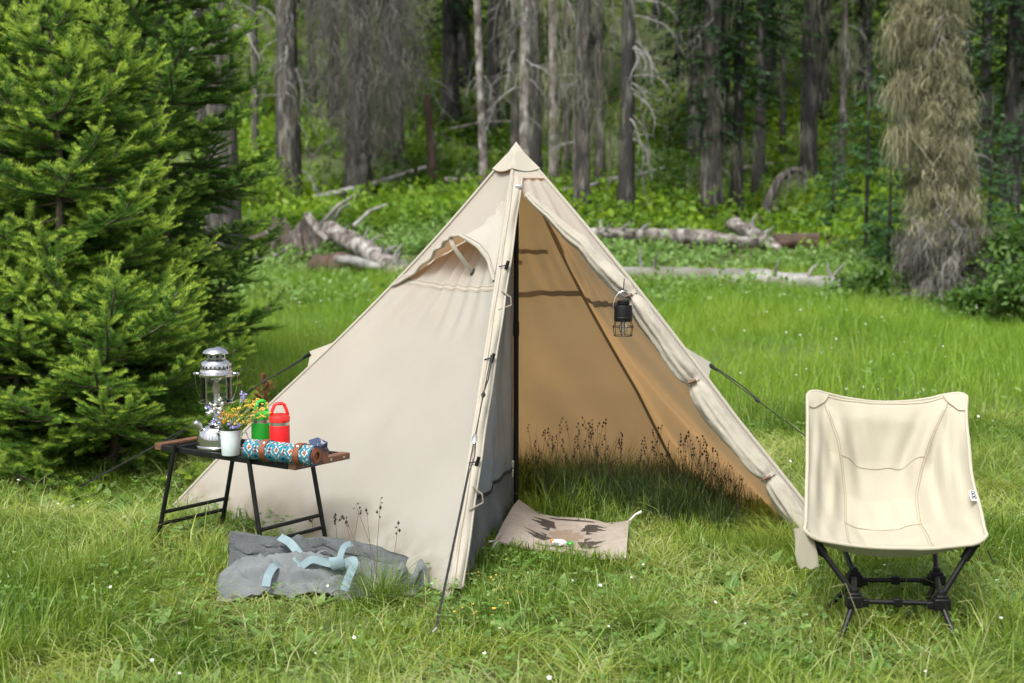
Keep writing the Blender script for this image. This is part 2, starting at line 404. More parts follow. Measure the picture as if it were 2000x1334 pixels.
# ------------------------------------------------------------------ foliage generators (numpy)
def blades(B, h, wd, az, bend, segs, rnd, twist=None):
    n = len(B); ts = np.linspace(0, 1, segs + 1)
    d = np.stack([np.cos(az), np.sin(az), np.zeros(n)], -1)
    tw = az + PI / 2 + (twist if twist is not None else RS.uniform(-.9, .9, n))
    a = np.stack([np.cos(tw), np.sin(tw), np.zeros(n)], -1)
    V = []; tt = []
    for k, t in enumerate(ts):
        c = B + d * (h * bend * t ** 1.8)[:, None]
        c = c.copy(); c[:, 2] += h * (t - .42 * np.minimum(bend, 1.6) * t ** 2.2)
        wk = wd * (1 - t ** 1.6) * (.75 + .5 * min(t * 3, 1) * .5)
        if k < segs:
            V += [c - a * wk[:, None] * .5, c + a * wk[:, None] * .5]; tt += [np.full(n, t)] * 2
        else: V.append(c); tt.append(np.full(n, t))
    m = 2 * segs + 1
    V = np.stack(V, 1).reshape(-1, 3); tt = np.stack(tt, 1).ravel()
    f = []
    for k in range(segs - 1): f += [(2 * k, 2 * k + 1, 2 * k + 3), (2 * k, 2 * k + 3, 2 * k + 2)]
    f.append((2 * segs - 2, 2 * segs - 1, 2 * segs))
    T = (np.arange(n)[:, None, None] * m + np.array(f)[None]).reshape(-1, 3)
    return V, T, {'rnd': np.repeat(rnd, m), 't': tt}
def quads(C, d, nrm, ln, wd, rnd, fold=0.):
    """kite leaves: centre C, direction d, facing nrm"""
    n = len(C); a = np.cross(d, nrm); a /= np.linalg.norm(a, axis=1)[:, None] + 1e-9
    l = ln[:, None]; q = wd[:, None] * .5
    V = np.stack([C, C + d * l * .45 - a * q, C + d * l + nrm * (l * fold), C + d * l * .45 + a * q], 1).reshape(-1, 3)
    k = np.arange(n)[:, None, None] * 4
    T = (k + np.array([[0, 1, 2], [0, 2, 3]])[None]).reshape(-1, 3)
    return V, T, {'rnd': np.repeat(rnd, 4), 't': np.tile([0., .5, 1., .5], n)}
def unit(v): return v / (np.linalg.norm(v, axis=-1, keepdims=True) + 1e-9)
def joinp(parts):
    V = []; T = []; A = {}; o = 0; mi = []
    for k, p in enumerate(parts):
        V.append(p[0]); T.append(p[1] + o); o += len(p[0]); mi.append(np.full(len(p[1]), p[3] if len(p) > 3 else 0))
        for key, arr in p[2].items(): A.setdefault(key, []).append(arr)
    return np.concatenate(V), np.concatenate(T), {k: np.concatenate(v) for k, v in A.items()}, np.concatenate(mi)
def tube_np(pts, rad, n=5):
    mb = MB(); mb.tube([tuple(p) for p in pts], list(rad), n, cap=False)
    V = np.array(mb.v); Q = np.array(mb.f); T = np.concatenate([Q[:, [0, 1, 2]], Q[:, [0, 2, 3]]])
    return V, T, {'rnd': np.full(len(V), .5), 't': np.zeros(len(V))}

# ================================================================== YOUNG FIRS (left)
def shoot_template(nn, seed):
    r = np.random.RandomState(seed)
    s = np.sort(r.uniform(.03, 1, nn)); az = r.uniform(0, 2 * PI, nn)
    az = np.where(r.rand(nn) < .72, np.where(r.rand(nn) < .5, 0, PI) + r.normal(0, .55, nn) , az)
    lean = r.uniform(.35, .85, nn); e = r.rand(nn) < .2
    s = np.where(e, r.uniform(.93, 1, nn), s); lean = np.where(e, r.uniform(.3, 1.35, nn), lean); az = np.where(e, r.uniform(0, 2 * PI, nn), az)
    return s, az, lean
SH = [shoot_template(104, k) for k in range(6)]
def make_shoots(P, D, U, ln, tip, rnd, rs):
    """P base, D direction, U up: each shoot gets ~46 single-triangle needles"""
    parts = []
    which = rs.randint(0, len(SH), len(P))
    for k in range(len(SH)):
        idx = np.where(which == k)[0]
        if not len(idx): continue
        s, az, lean = SH[k]; nn = len(s)
        p, d, u = P[idx], D[idx], U[idx]; side = unit(np.cross(d, u)); u2 = np.cross(side, d)
        l = ln[idx][:, None, None]
        base = p[:, None, :] + d[:, None, :] * (s[None, :, None] * l)
        rad = side[:, None, :] * np.cos(az)[None, :, None] + u2[:, None, :] * np.abs(np.sin(az) + .25)[None, :, None]
        nd = unit(rad * np.cos(lean)[None, :, None] + d[:, None, :] * np.sin(lean)[None, :, None])
        nl = (.025 + .004 * (1 - s))[None, :, None] * np.clip(l / .10, .7, 1.15)
        a = unit(np.cross(nd, d[:, None, :] + .35 * rs.normal(size=nd.shape)))
        hw = .0017
        V = np.stack([base - a * hw, base + a * hw, base + nd * nl], 2).reshape(-1, 3)
        n = len(idx) * nn
        T = np.arange(n * 3).reshape(-1, 3)
        tv = tip[idx][:, None] * np.clip(.25 + .9 * s[None, :], 0, 1); tv = np.repeat(tv.ravel(), 3)
        rv = np.repeat((rnd[idx][:, None] + rs.uniform(-.12, .12, (len(idx), nn))).ravel(), 3)
        parts.append((V, T, {'rnd': np.clip(rv, 0, 1), 't': tv}, 0))
    return parts
def fir_branch(Lb, seed):
    rs = np.random.RandomState(seed)
    def axis(s): return np.array([Lb * s, .04 * Lb * math.sin(s * 3 + seed), Lb * (-.10 * math.sin(s * PI) + .10 * s ** 3)])
    P, D, U, ln, tip = [], [], [], [], []; wood = []
    ss = np.linspace(0, 1, 8); wood.append((*tube_np([axis(s) for s in ss], .0045 + .008 * Lb * (1 - ss) ** .8, 5)[:3], 1))
    up = np.array([0, 0, 1.])
    def add(p, d, l, tp):
        P.append(p); d = d / np.linalg.norm(d); D.append(d); U.append(up); ln.append(l); tip.append(tp)
    s = .16 if Lb > .3 else .05
    step = .070 / Lb
    while s < 1:
        p = axis(s); dx = unit(axis(min(s + .02, 1)) - axis(s - .02))
        bl = Lb * .52 * (1 - s) ** .85 * rs.uniform(.7, 1.15) + .03
        for sg in (-1, 1):
            if rs.rand() < .08: continue
            an = rs.uniform(.75, 1.05)
            d = dx * math.cos(an) + np.array([0, sg, 0]) * math.sin(an) + up * rs.uniform(-.22, .12)
            d = d / np.linalg.norm(d)
            if bl > .11: wood.append((*tube_np([p, p + d * bl * .5 - up * .01, p + d * bl], [.003, .0022, .0012], 3)[:3], 1))
            q = .02
            sd2 = np.cross(d, up); sd2 /= np.linalg.norm(sd2)
            while q < bl - .025:
                o = q / bl
                for s2 in (-1, 1):
                    if rs.rand() < .15: continue
                    dd = d * .72 + sd2 * s2 * .7 + up * rs.uniform(-.1, .25)
                    add(p + d * q, dd, rs.uniform(.07, .105) * (1.1 - .35 * o), rs.uniform(.1, .95) * (.3 + .7 * o) * (.45 + .55 * s))
                add(p + d * q, d + up * .1, .10, .12 * rs.rand())
                q += .058
            add(p + d * max(bl - .055, 0), d + up * .22, rs.uniform(.09, .12), rs.uniform(.6, 1.0))
        add(p, dx + up * .25, .11, .15 * s)
        s += step * rs.uniform(.8, 1.2)
    add(axis(.97), unit(axis(1) - axis(.94)) + up * .2, .12, 1.)
    for sg in (-1, 1): add(axis(.96), np.array([.8, sg * .55, .15]), .10, 1.)
    A = [np.array(x) for x in (P, D, U, ln, tip)]
    rnd = rs.uniform(.1, .9, len(P))
    V, T, at_, mi = joinp(make_shoots(A[0], A[1], A[2], A[3], A[4], rnd, rs) + wood)
    return np_mesh('fir_branch', V, T, [M['needle'], M['fir_bark']], at_, mi)
FB = {}
for L_, sd_ in ((.16, 1), (.16, 2), (.3, 3), (.3, 4), (.5, 5), (.5, 6), (.75, 7), (.75, 8), (1.05, 9), (1.05, 10)):
    FB.setdefault(L_, []).append(fir_branch(L_, sd_))
FBV = {'needle': FB}
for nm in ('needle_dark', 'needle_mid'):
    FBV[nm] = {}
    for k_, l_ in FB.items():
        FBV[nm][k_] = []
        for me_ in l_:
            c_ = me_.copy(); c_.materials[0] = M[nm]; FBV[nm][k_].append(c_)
def fir_tree(u, y, h, rad, label, seed, zlo=.06, spacing=.125, lean=0, power=.75, nwh=(5, 8), nm='needle'):
    FB = FBV[nm]
    rs = random.Random(seed)
    x = gx(u, y); z0 = tz(x, y)
    t = empty('fir_tree', (x, y, z0), label, 'tree', 'young firs at the left of the clearing')
    tr = MB(); k = 10
    def ax(s): return Vector((x + lean * s * s + .012 * math.sin(s * 9 + seed), y + .01 * math.sin(s * 7 + seed), z0 - .05 + (h + .05) * s))
    tr.tube([ax(i / k) for i in range(k + 1)], [(.010 + .0105 * h) * (1 - i / k) ** .9 + .004 for i in range(k + 1)], 8)
    tr.build('trunk', M['fir_bark'], t)
    z = zlo * h; a = rs.uniform(0, 6)
    while z < h * .985:
        s = z / h; n = rs.randint(*nwh) if s < .93 else 4
        Lmax = rad * (1 - s) ** power * min(1, .72 + 2.2 * s) + .05
        for i in range(n):
            a += 2 * PI / n + rs.uniform(-.35, .35)
            Lb = max(.07, Lmax * rs.uniform(.62, 1.12))
            key = min(FB, key=lambda q: abs(math.log(q / Lb)))
            o = link('branch', rs.choice(FB[key]), t)
            zz = z + rs.uniform(-.5, .5) * spacing * .8
            c = ax(min(zz / h, 1)); o.location = c - t.location
            el = R(-6 + 30 * s ** 1.3 + rs.uniform(-9, 9))
            o.rotation_euler = Euler((rs.uniform(-.25, .25), -el, a), 'XYZ')
            o.scale = (Lb / key,) * 3
        z += spacing * rs.uniform(.85, 1.15) * (1.15 - .35 * s)
    for q in range(5):
        o = link('branch', FB[.16][q % 2], t); o.location = ax(.985 + .004 * q) - t.location
        o.rotation_euler = (0, -R(82 if q == 0 else 38), a + q * 1.6); o.scale = ((.9 if q == 0 else .6),) * 3
    return t
fir_tree(128, 7.35, 2.30, .86, 'young fir with its thin bare leader standing tallest in the front of the fir clump', 21, spacing=.165, nwh=(5, 7))
fir_tree(12, 7.65, 2.42, .80, 'young fir cut by the left edge of the picture', 22, spacing=.16, nwh=(5, 7))
fir_tree(232, 7.75, 2.28, .72, 'slim young fir with a short second leader just right of the tallest front leader', 25, spacing=.17, nwh=(5, 7))
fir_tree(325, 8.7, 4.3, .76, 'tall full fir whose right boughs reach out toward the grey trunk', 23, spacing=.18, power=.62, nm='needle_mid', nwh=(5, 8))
fir_tree(222, 6.95, .86, .80, 'low bright green fir at the front foot of the fir clump behind the table', 24, spacing=.10, nwh=(6, 8), power=.42)
fir_tree(40, 7.0, .95, .75, 'low spreading fir at the lower left corner of the clump', 27, spacing=.11, nwh=(5, 8), power=.45)
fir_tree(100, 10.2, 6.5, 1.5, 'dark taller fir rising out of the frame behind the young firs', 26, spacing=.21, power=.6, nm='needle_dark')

# ================================================================== BACKGROUND TREES
def dead_branch(seed, ln, curl):
    rs = np.random.RandomState(seed); mb = MB()
    def path(p, d, l, n, droop):
        pts = [p]
        for i in range(n):
            d = unit(d + rs.normal(0, .16, 3) + np.array([0, 0, droop])); pts.append(pts[-1] + d * l / n)
        return pts
    m = path(np.zeros(3), np.array([1, 0, .05]), ln, 8, curl)
    mb.tube(m, [.020 * (1 - i / 8.6) + .003 for i in range(9)], 5)
    for k in range(int(4 + ln * 4)):
        i = rs.randint(2, 8); sg = rs.choice([-1, 1])
        d = unit(np.array([.6, sg * .7, -.2 + rs.normal(0, .3)]))
        mb.tube(path(m[i], d, ln * rs.uniform(.2, .42), 4, curl * 1.2), [.008, .0065, .005, .004, .0025], 4)
    me = bpy.data.meshes.new('dead_branch'); me.from_pydata(mb.v, [], mb.f); me.materials.append(M['deadwood']); me.shade_smooth()
    return me
DB = [dead_branch(40 + k, [.7, 1.0, 1.3, 1.6, 2.0, 1.2][k], [-.16, -.2, -.14, -.22, -.25, -.3][k]) for k in range(6)]
def strands(P, ln, wd, rnd, rs, spread=.25, segs=3):
    n = len(P); az = rs.uniform(0, 2 * PI, n); V = []; tt = []
    dirv = np.stack([np.cos(az), np.sin(az), np.zeros(n)], -1); off = np.zeros((n, 3)); w0 = rs.uniform(0, 2 * PI, n)
    for k in range(segs + 1):
        t = k / segs; c = P + off; c[:, 2] -= ln * t
        ww = (wd * (1 - .8 * t) * (.6 + .4 * math.sin(2.5 * t + .6)))[:, None]
        a = np.stack([np.cos(w0 + t), np.sin(w0 + t), np.zeros(n)], -1)
        V += [c - a * ww * .5, c + a * ww * .5]; tt += [np.full(n, t)] * 2
        off = off + dirv * (rs.normal(0, spread, n) * ln / segs)[:, None] + rs.normal(0, .012, (n, 3))
    m = 2 * (segs + 1); V = np.stack(V, 1).reshape(-1, 3)
    f = np.array([q for k in range(segs) for q in ((2 * k, 2 * k + 1, 2 * k + 3), (2 * k, 2 * k + 3, 2 * k + 2))])
    T = (np.arange(n)[:, None, None] * m + f[None]).reshape(-1, 3)
    return V, T, {'rnd': np.repeat(rnd, m), 't': np.stack(tt, 1).ravel()}
def crown_mesh(seed, H, rad, name='crown', m='conifer', droop=-.35, leaf=.2, bare=0., nb=7, spacing=.34, cone=.8):
    rs = np.random.RandomState(seed); C, D, Nn, ln, wd = [], [], [], [], []
    z = bare
    while z < H:
        s = (z - bare) / max(H - bare, .1); Lm = rad * (1 - s) ** cone * min(1, .55 + 2 * s) + .1
        for i in range(nb):
            if rs.rand() < .14: continue
            a = rs.uniform(0, 2 * PI); Lb = Lm * rs.uniform(.5, 1.15); o = np.array([math.cos(a), math.sin(a), 0]); sd_ = np.array([-o[1], o[0], 0])
            zz = z + rs.uniform(-.5, .5) * spacing; step = leaf * .42; q = .08
            while q < Lb:
                e = q / Lb; p = np.array([0, 0, zz]) + o * q + np.array([0, 0, droop * q * (.4 + .6 * e) + .12 * e ** 3 * Lb])
                for sg in (-1, 0, 1):
                    if rs.rand() < .2: continue
                    d = o * .75 + sd_ * sg * .75 + np.array([0, 0, rs.uniform(-.5, .05)])
                    C.append(p + rs.normal(0, .02, 3)); D.append(d); Nn.append(np.array([0, 0, 1.]) + rs.normal(0, .35, 3))
                    ln.append(leaf * rs.uniform(.6, 1.2) * (1.15 - .5 * e)); wd.append(leaf * rs.uniform(.22, .42))
                q += step
        z += spacing * rs.uniform(.8, 1.2)
    C, D, Nn = np.array(C), unit(np.array(D)), unit(np.array(Nn))
    V, T, A = quads(C, D, Nn, np.array(ln), np.array(wd), rs.uniform(0, 1, len(C)), -.12)
    return np_mesh(name, V, T, [M[m]], A)
CR = [crown_mesh(60, 9, 2.1, bare=0), crown_mesh(61, 11, 1.8, bare=0, droop=-.5), crown_mesh(62, 8, 2.4, bare=0), crown_mesh(63, 6, 1.5, leaf=.16)]
CR_SAP = crown_mesh(64, 2.6, .85, m='sapling', leaf=.12, spacing=.17, droop=-.25, nb=8)
CR_SAP2 = crown_mesh(65, 2.0, .7, m='sapling', leaf=.12, spacing=.16, droop=-.2, nb=8)

def trunk_pts(x, y, z0, h, lean, rs, k=14, crook=.05):
    px, py = rs.uniform(0, 6), rs.uniform(0, 6); out = []
    for i in range(k + 1):
        s = i / k
        out.append(Vector((x + lean * s * h + crook * math.sin(s * 5 + px) * s ** .5, y + crook * math.sin(s * 4 + py) * s ** .5, z0 - .25 + (h + .25) * s)))
    return out
def bg_tree(name, u, y, wpx, h, label, m='bark', lean=0, dead=0, dlo=.8, dhi=6, dscale=1, crown=None, cz=3, cs=1., lich=0, llo=1, lhi=6, lm='lichen_grey', lrad=.5,
            group=None, seed=None, flare=1.6, top=.25, llen=(.15, .6), daz=None):
    if crown is None and y >= 30: crown, cz, cs = int(u) % 2, 6.6, 1.1  # high unseen crown added to crownless far trees to darken the slope
    seed = seed if seed is not None else int(u * 7 + y); rs = random.Random(seed); ns = np.random.RandomState(seed)
    x = gx(u, y); z0 = tz(x, y); r0 = wpx / F * y * .5
    t = empty(name, (x, y, z0), label, 'tree', group)
    P = trunk_pts(x, y, z0, h, lean, rs, crook=min(.06, r0 * .8)); k = len(P)
    rad = [r0 * ((1 - i / (k - 1)) * (1 - top) + top) * (1 + (flare - 1) * math.exp(-i * 1.9)) for i in range(k)]
    ph = [rs.uniform(0, 6) for _ in range(4)]
    mb = MB(); mb.tube(P, rad, 12, wob=lambda s, g: 1 + .07 * math.sin(3 * g + ph[0] + 5 * s) + .05 * math.sin(5 * g + ph[1] - 9 * s) + .04 * math.sin(23 * s + ph[2]))
    mb.build('trunk', M[m], t, angle=180)
    def onaxis(z):
        s = max(0, min(.999, (z + .25) / (h + .25))) * (k - 1); i = int(s); return P[i].lerp(P[i + 1], s - i), rad[i]
    for i in range(dead):
        z = rs.uniform(dlo, dhi); c, rr = onaxis(z); o = link('dead_branch', rs.choice(DB), t)
        a = rs.uniform(0, 2 * PI) if daz is None else daz + rs.uniform(-1.0, 1.0)
        o.location = c - t.location + Vector((math.cos(a), math.sin(a), 0)) * rr * .6
        sc_ = rs.uniform(.55, 1.1) * dscale
        o.rotation_euler = Euler((rs.uniform(-.8, .8), rs.uniform(-.25, .55), a)); o.scale = (sc_,) * 3
    if lich:
        n = lich; nc = max(6, n // 14)
        zc = ns.uniform(llo, lhi, nc); ac = ns.uniform(0, 2 * PI, nc); rc = np.abs(ns.normal(0, lrad, nc)) * (.5 + .5 * ns.rand(nc)) + r0
        idx = ns.randint(0, nc, n)
        cen = np.array([list(onaxis(z)[0]) for z in zc])
        Pp = cen[idx] - np.array(t.location) + np.stack([np.cos(ac[idx]) * rc[idx], np.sin(ac[idx]) * rc[idx], np.zeros(n)], -1) + ns.normal(0, .09, (n, 3))
        V, T, A = strands(Pp, ns.uniform(*llen, n), ns.uniform(.005, .017, n), ns.rand(n), ns)
        o = link('lichen', np_mesh('lichen', V, T, [M[lm]], A), t); o['kind'] = 'stuff'
    if crown is not None:
        o = link('crown', CR[crown], t); c, _ = onaxis(cz); o.location = c - t.location; o.scale = (cs,) * 3; o.rotation_euler = (0, 0, rs.uniform(0, 6))
    return t
G1 = 'tree trunks at the edge of the clearing'
bg_tree('dead_tree', 436, 21.5, 66, 13, 'thick grey trunk half hidden by the right boughs of the firs', 'bark', dead=9, dlo=2.6, dhi=6, dscale=1.1, lich=260, llo=2.5, lhi=6, lrad=.7, group=G1)
bg_tree('dead_tree', 567, 27.5, 50, 13, 'straight grey trunk with pale hanging dead branches, second trunk right of the firs', 'bark', dead=22, dlo=.6, dhi=5.5, dscale=.7, lich=200, llo=2, lhi=6, lrad=.4, group=G1)
bg_tree('dead_tree', 652, 33, 22, 13, 'thin dark trunk just left of the trunk with the grey twig veil', 'bark_dark', dead=8, dscale=.7, dlo=1, dhi=5, lich=200, llo=1.5, lhi=6, group=G1)
tw = bg_tree('lichen_tree', 702, 28, 50, 13, 'grey trunk wrapped in a wide veil of fine dead twigs left of the tent top', 'bark', dead=18, dlo=1, dhi=5, dscale=.9, lich=600, llo=1.5, lhi=6.5, lrad=.7, group=G1)
bg_tree('snag', 842, 29, 20, 2.0, 'short broken snag with bare red wood near its foot', 'bark_red', dead=3, dlo=1, dhi=2, dscale=.4, top=.7, group=G1)
bg_tree('conifer', 880, 36, 34, 14, 'dark needled conifer behind the red snag, left of the tent top', 'bark_dark', crown=1, cz=2.6, cs=.95, group=G1)
bg_tree('dead_tree', 950, 27, 17, 12, 'slender pale trunk leaning left, just left of the tent peak', 'bark_pale', lean=-.05, dead=5, dlo=.6, dhi=5, dscale=.5, group=G1, top=.5)
bg_tree('dead_tree', 963, 35, 27, 13, 'dark trunk behind the slender leaning trunk', 'bark_dark', dead=6, dlo=1, dhi=6, dscale=.7, group=G1)
bg_tree('dead_tree', 1027, 24, 22, 12, 'pale silvery trunk directly behind the tent peak', 'bark_pale', dead=16, dlo=1.4, dhi=5, dscale=.65, lich=200, llo=1.6, lhi=5, lrad=.3, group=G1, top=.5)
bg_tree('dead_tree', 1047, 27.5, 28, 13, 'dark brown trunk right behind the silvery trunk at the tent peak', 'bark_dark', dead=5, dscale=.6, dlo=1, dhi=5, group=G1)
bg_tree('dead_tree', 1081, 27, 19, 12, 'slim trunk bearing tufts of pale lichen, first clear trunk right of the tent peak', 'bark_pale', dead=8, dlo=1.3, dhi=5, dscale=.5, lich=450, llo=1.4, lhi=5.2, lrad=.35, lm='lichen', group=G1, top=.5)
bg_tree('dead_tree', 1135, 24.5, 34, 13, 'flaky brown trunk draped with grey green lichen left of the drooping dead branches', 'bark', dead=10, dlo=1.2, dhi=5, dscale=.6, lich=800, llo=.9, lhi=5.5, lrad=.5, group=G1)
bg_tree('lichen_tree', 1172, 27, 20, 12, 'slim trunk veiled by lichen between the flaky trunk and the dark trunk', 'bark', dead=8, dlo=1, dhi=5, dscale=.5, lich=650, llo=.6, lhi=5.5, lrad=.32, group=G1)
bg_tree('dead_tree', 1221, 24.5, 31, 13, 'dark trunk with long pale dead branches drooping down its right side', 'bark_dark', dead=20, dlo=1.0, dhi=4.6, dscale=.85, lich=160, llo=2.5, lhi=5, group=G1, daz=-.3)
bg_tree('dead_tree', 1283, 43, 19, 14, 'distant dark trunk above the bright green slope', 'bark_dark', lich=300, llo=2, lhi=6, group=G1)
bg_tree('dead_tree', 1322, 39, 11, 12, 'very thin trunk right of the distant dark trunk on the slope', 'bark_dark', lich=250, llo=1.5, lhi=5, group=G1)
bg_tree('conifer', 1389, 24.8, 42, 13, 'thick grey conifer trunk with sparse needles, left one of the close pair', 'bark', dead=6, dlo=1, dhi=4, dscale=.6, lich=500, llo=1.0, lhi=5, lrad=.4, crown=1, cz=1.7, cs=.9, group=G1)
bg_tree('conifer', 1438, 25.5, 26, 12, 'thinner dark conifer trunk, right one of the close pair', 'bark_dark', lich=200, llo=1.2, lhi=4, crown=0, cz=1.9, cs=.75, group=G1)
bg_tree('dead_tree', 1528, 34, 12, 12, 'thin dark trunk left of the thick dark trunk on the right', 'bark_dark', lich=120, llo=2, lhi=5, group=G1)
bg_tree('dead_tree', 1576, 30.5, 36, 14, 'thick black trunk behind the bent snag', 'bark_dark', lich=300, llo=2.4, lhi=6, lrad=.7, group=G1)
bg_tree('lichen_tree', 1640, 30, 16, 12, 'thin trunk hung with pale lichen left of the big lichen column', 'bark', dead=8, dlo=2, dhi=5, dscale=.7, lich=800, llo=2.2, lhi=5.5, lrad=.7, lm='lichen_grey', group=G1)
bg_tree('conifer', 1968, 27, 34, 14, 'dark conifer in the upper right corner right of the lichen column', 'bark_dark', crown=2, cz=1.6, cs=1.0, lich=120, llo=1, lhi=4, group=G1)
bg_tree('conifer', 1920, 30, 26, 14, 'dark conifer trunk showing just right of the lichen column', 'bark_dark', crown=0, cz=3.2, cs=1.0, group=G1)
bg_tree('conifer', 1760, 32, 28, 14, 'dark conifer behind the sapling and the lichen column', 'bark_dark', crown=1, cz=3.0, group=G1, lich=300, llo=1.5, lhi=6, lrad=.8)
bg_tree('conifer', 1480, 29, 24, 14, 'dark conifer between the close pair and the bent snag', 'bark_dark', crown=2, cz=3.4, cs=.9, group=G1)
bg_tree('dead_tree', 500, 30, 15, 12, 'thin grey trunk in the bright gap right of the firs', 'bark', dead=8, dlo=3, dhi=6, lich=500, llo=2.6, lhi=6, lrad=.6, group=G1)
bg_tree('dead_tree', 610, 36, 14, 12, 'faint slim trunk between the straight grey trunk and the twig veil', 'bark', lich=400, llo=1, lhi=6, group=G1)
bg_tree('dead_tree', 780, 31, 22, 12, 'grey trunk behind the right side of the twig veil', 'bark', lich=700, llo=1.5, lhi=6, lrad=.7, dead=12, dlo=1.5, dhi=5.5, group=G1)
bg_tree('dead_tree', 1005, 30, 16, 12, 'thin trunk just left of the silvery trunk at the tent peak', 'bark', lich=500, llo=1.5, lhi=5.5, dead=8, dlo=1.5, dhi=5, group=G1)
bg_tree('dead_tree', 1108, 30, 16, 12, 'thin mossy trunk between the slim tufted trunk and the flaky trunk', 'bark', lich=700, llo=1.2, lhi=5.5, dead=8, dlo=1.5, dhi=5, group=G1)

for uu, yy, k_, lab in ((905, 40, 1, 'dark conifer left of the slender leaning trunk, deep in the wood'), (985, 41, 0, 'dark conifer deep in the wood behind the tent peak'), (1150, 38, 1, 'dark conifer deep in the wood behind the lichen draped trunks'), (1410, 34, 0, 'dark full conifer behind the close pair'), (1355, 33, 1, 'dark conifer just left of the close pair'),
                     (1600, 36, 2, 'dark conifer deep in the wood right of the thick black trunk'), (1690, 38, 0, 'dark conifer deep in the wood above the layered fir'), (1500, 38, 1, 'dark conifer deep in the wood above the bent snag'), (1880, 36, 0, 'dark conifer deep in the wood right behind the lichen column'), (1985, 34, 1, 'dark conifer at the upper right edge of the picture'), (640, 42, 0, 'dark conifer deep in the wood behind the left of the twig veil'), (760, 40, 1, 'dark conifer deep in the wood behind the right of the twig veil'), (560, 44, 1, 'dark conifer deep in the wood behind the straight grey trunk'), (400, 33, 0, 'dark conifer behind the thick grey trunk by the firs')):
    bg_tree('conifer', uu, yy, 30, 14, lab, 'bark_dark', crown=k_, cz=1.9, cs=1.15, group='dark conifers within the wood')
def twig_veil(t):
    ns = np.random.RandomState(5); n = 12000
    zc = ns.uniform(1.15, 7.2, n); a = ns.uniform(0, 2 * PI, n); r = (.12 + 1.15 * np.clip((zc - .7) / 2.0, .15, 1)) * np.sqrt(ns.rand(n))
    Pp = np.stack([r * np.cos(a) + .18, r * np.sin(a), zc], -1)
    V, T, A = strands(Pp, ns.uniform(.2, .65, n), ns.uniform(.006, .013, n), ns.rand(n), ns, 1.1)
    o = link('twigs', np_mesh('twigs', V, T, [M['twig']], A), t); o['kind'] = 'stuff'
twig_veil(tw)

# the far slope: conifers that look alike
FARL = 'dark conifer standing on the shaded slope at the back of the forest'
rsf = random.Random(99)
proto = None
def far_tree():
    t = empty('far_conifer', (0, 0, 0), FARL, 'tree', 'dark conifers on the far slope')
    mb = MB(); mb.tube([(0, 0, -.4), (0, 0, 3), (.05, 0, 8), (0, 0, 14)], [.24, .19, .12, .03], 8); mb.build('trunk', M['bark_dark'], t)
    o = link('crown', CR[1], t); o.location = (0, 0, 2.2); o.scale = (1.1, 1.1, 1.15)
    return t
for i in range(46):
    y = rsf.uniform(44, 80); u = rsf.uniform(-250, 2250)
    if 1215 < u < 1345 and y < 62: continue
    if 470 < u < 545 and y < 55: continue
    t = far_tree() if proto is None else copy_tree(proto)
    if proto is None: proto = t
    x = gx(u, y); t.location = (x, y, tz(x, y)); t.rotation_euler = (0, 0, rsf.uniform(0, 6)); s = rsf.uniform(.8, 1.25); t.scale = (s, s, s)
    if i: 
        for c in t.children:
            if c.name.startswith('crown'): c.data = CR[rsf.randint(0, 2)]; c.location = (0, 0, rsf.choice([1.2, 2.2, 3.4]))

for i, (x, y) in enumerate(((-13, -12), (-8, -16), (-3.5, -14), (1.5, -17), (6, -13), (10.5, -16), (15, -10), (-18, -6), (19, -4), (-15, -16), (-11, -20), (-6, -11), (-1, -21), (3.5, -12), (8.5, -20), (13, -18), (-20, 1))):  # unseen trees added so the lantern chrome has something dark to reflect
    t = copy_tree(proto); t.location = (x, y, tz(x, y)); t.scale = (.85,) * 3; t['label'] = 'tall dark conifer added unseen behind the camera for the chrome to reflect'; t['group'] = 'conifers added behind the camera for reflections'
# saplings
def sapling(u, y, me, s, label):
    x = gx(u, y); z0 = tz(x, y); t = empty('fir_sapling', (x, y, z0), label, 'tree', 'small firs under the tall trees')
    h = 2.6 * s if me is CR_SAP else 2.0 * s
    mb = MB(); mb.tube([(x, y, z0 - .1), (x, y, z0 + h * .6), (x, y, z0 + h * 1.22)], [.035, .025, .006], 6); mb.build('trunk', M['bark_dark'], t)
    o = link('crown', me, t); o.location = (0, 0, h * .16); o.scale = (s, s, s)
sapling(1690, 20.5, CR_SAP, 1.0, 'small layered fir standing left of the lichen column')
sapling(1735, 19.5, CR_SAP2, .7, 'little fir tucked against the left foot of the lichen column')
sapling(1625, 23.5, CR_SAP2, .75, 'small fir behind the layered fir, above the brown log')
sapling(1985, 18.5, CR_SAP2, 1.0, 'small fir at the right edge of the picture right of the lichen column')
sapling(1930, 21, CR_SAP, .8, 'small fir behind the right side of the lichen column')

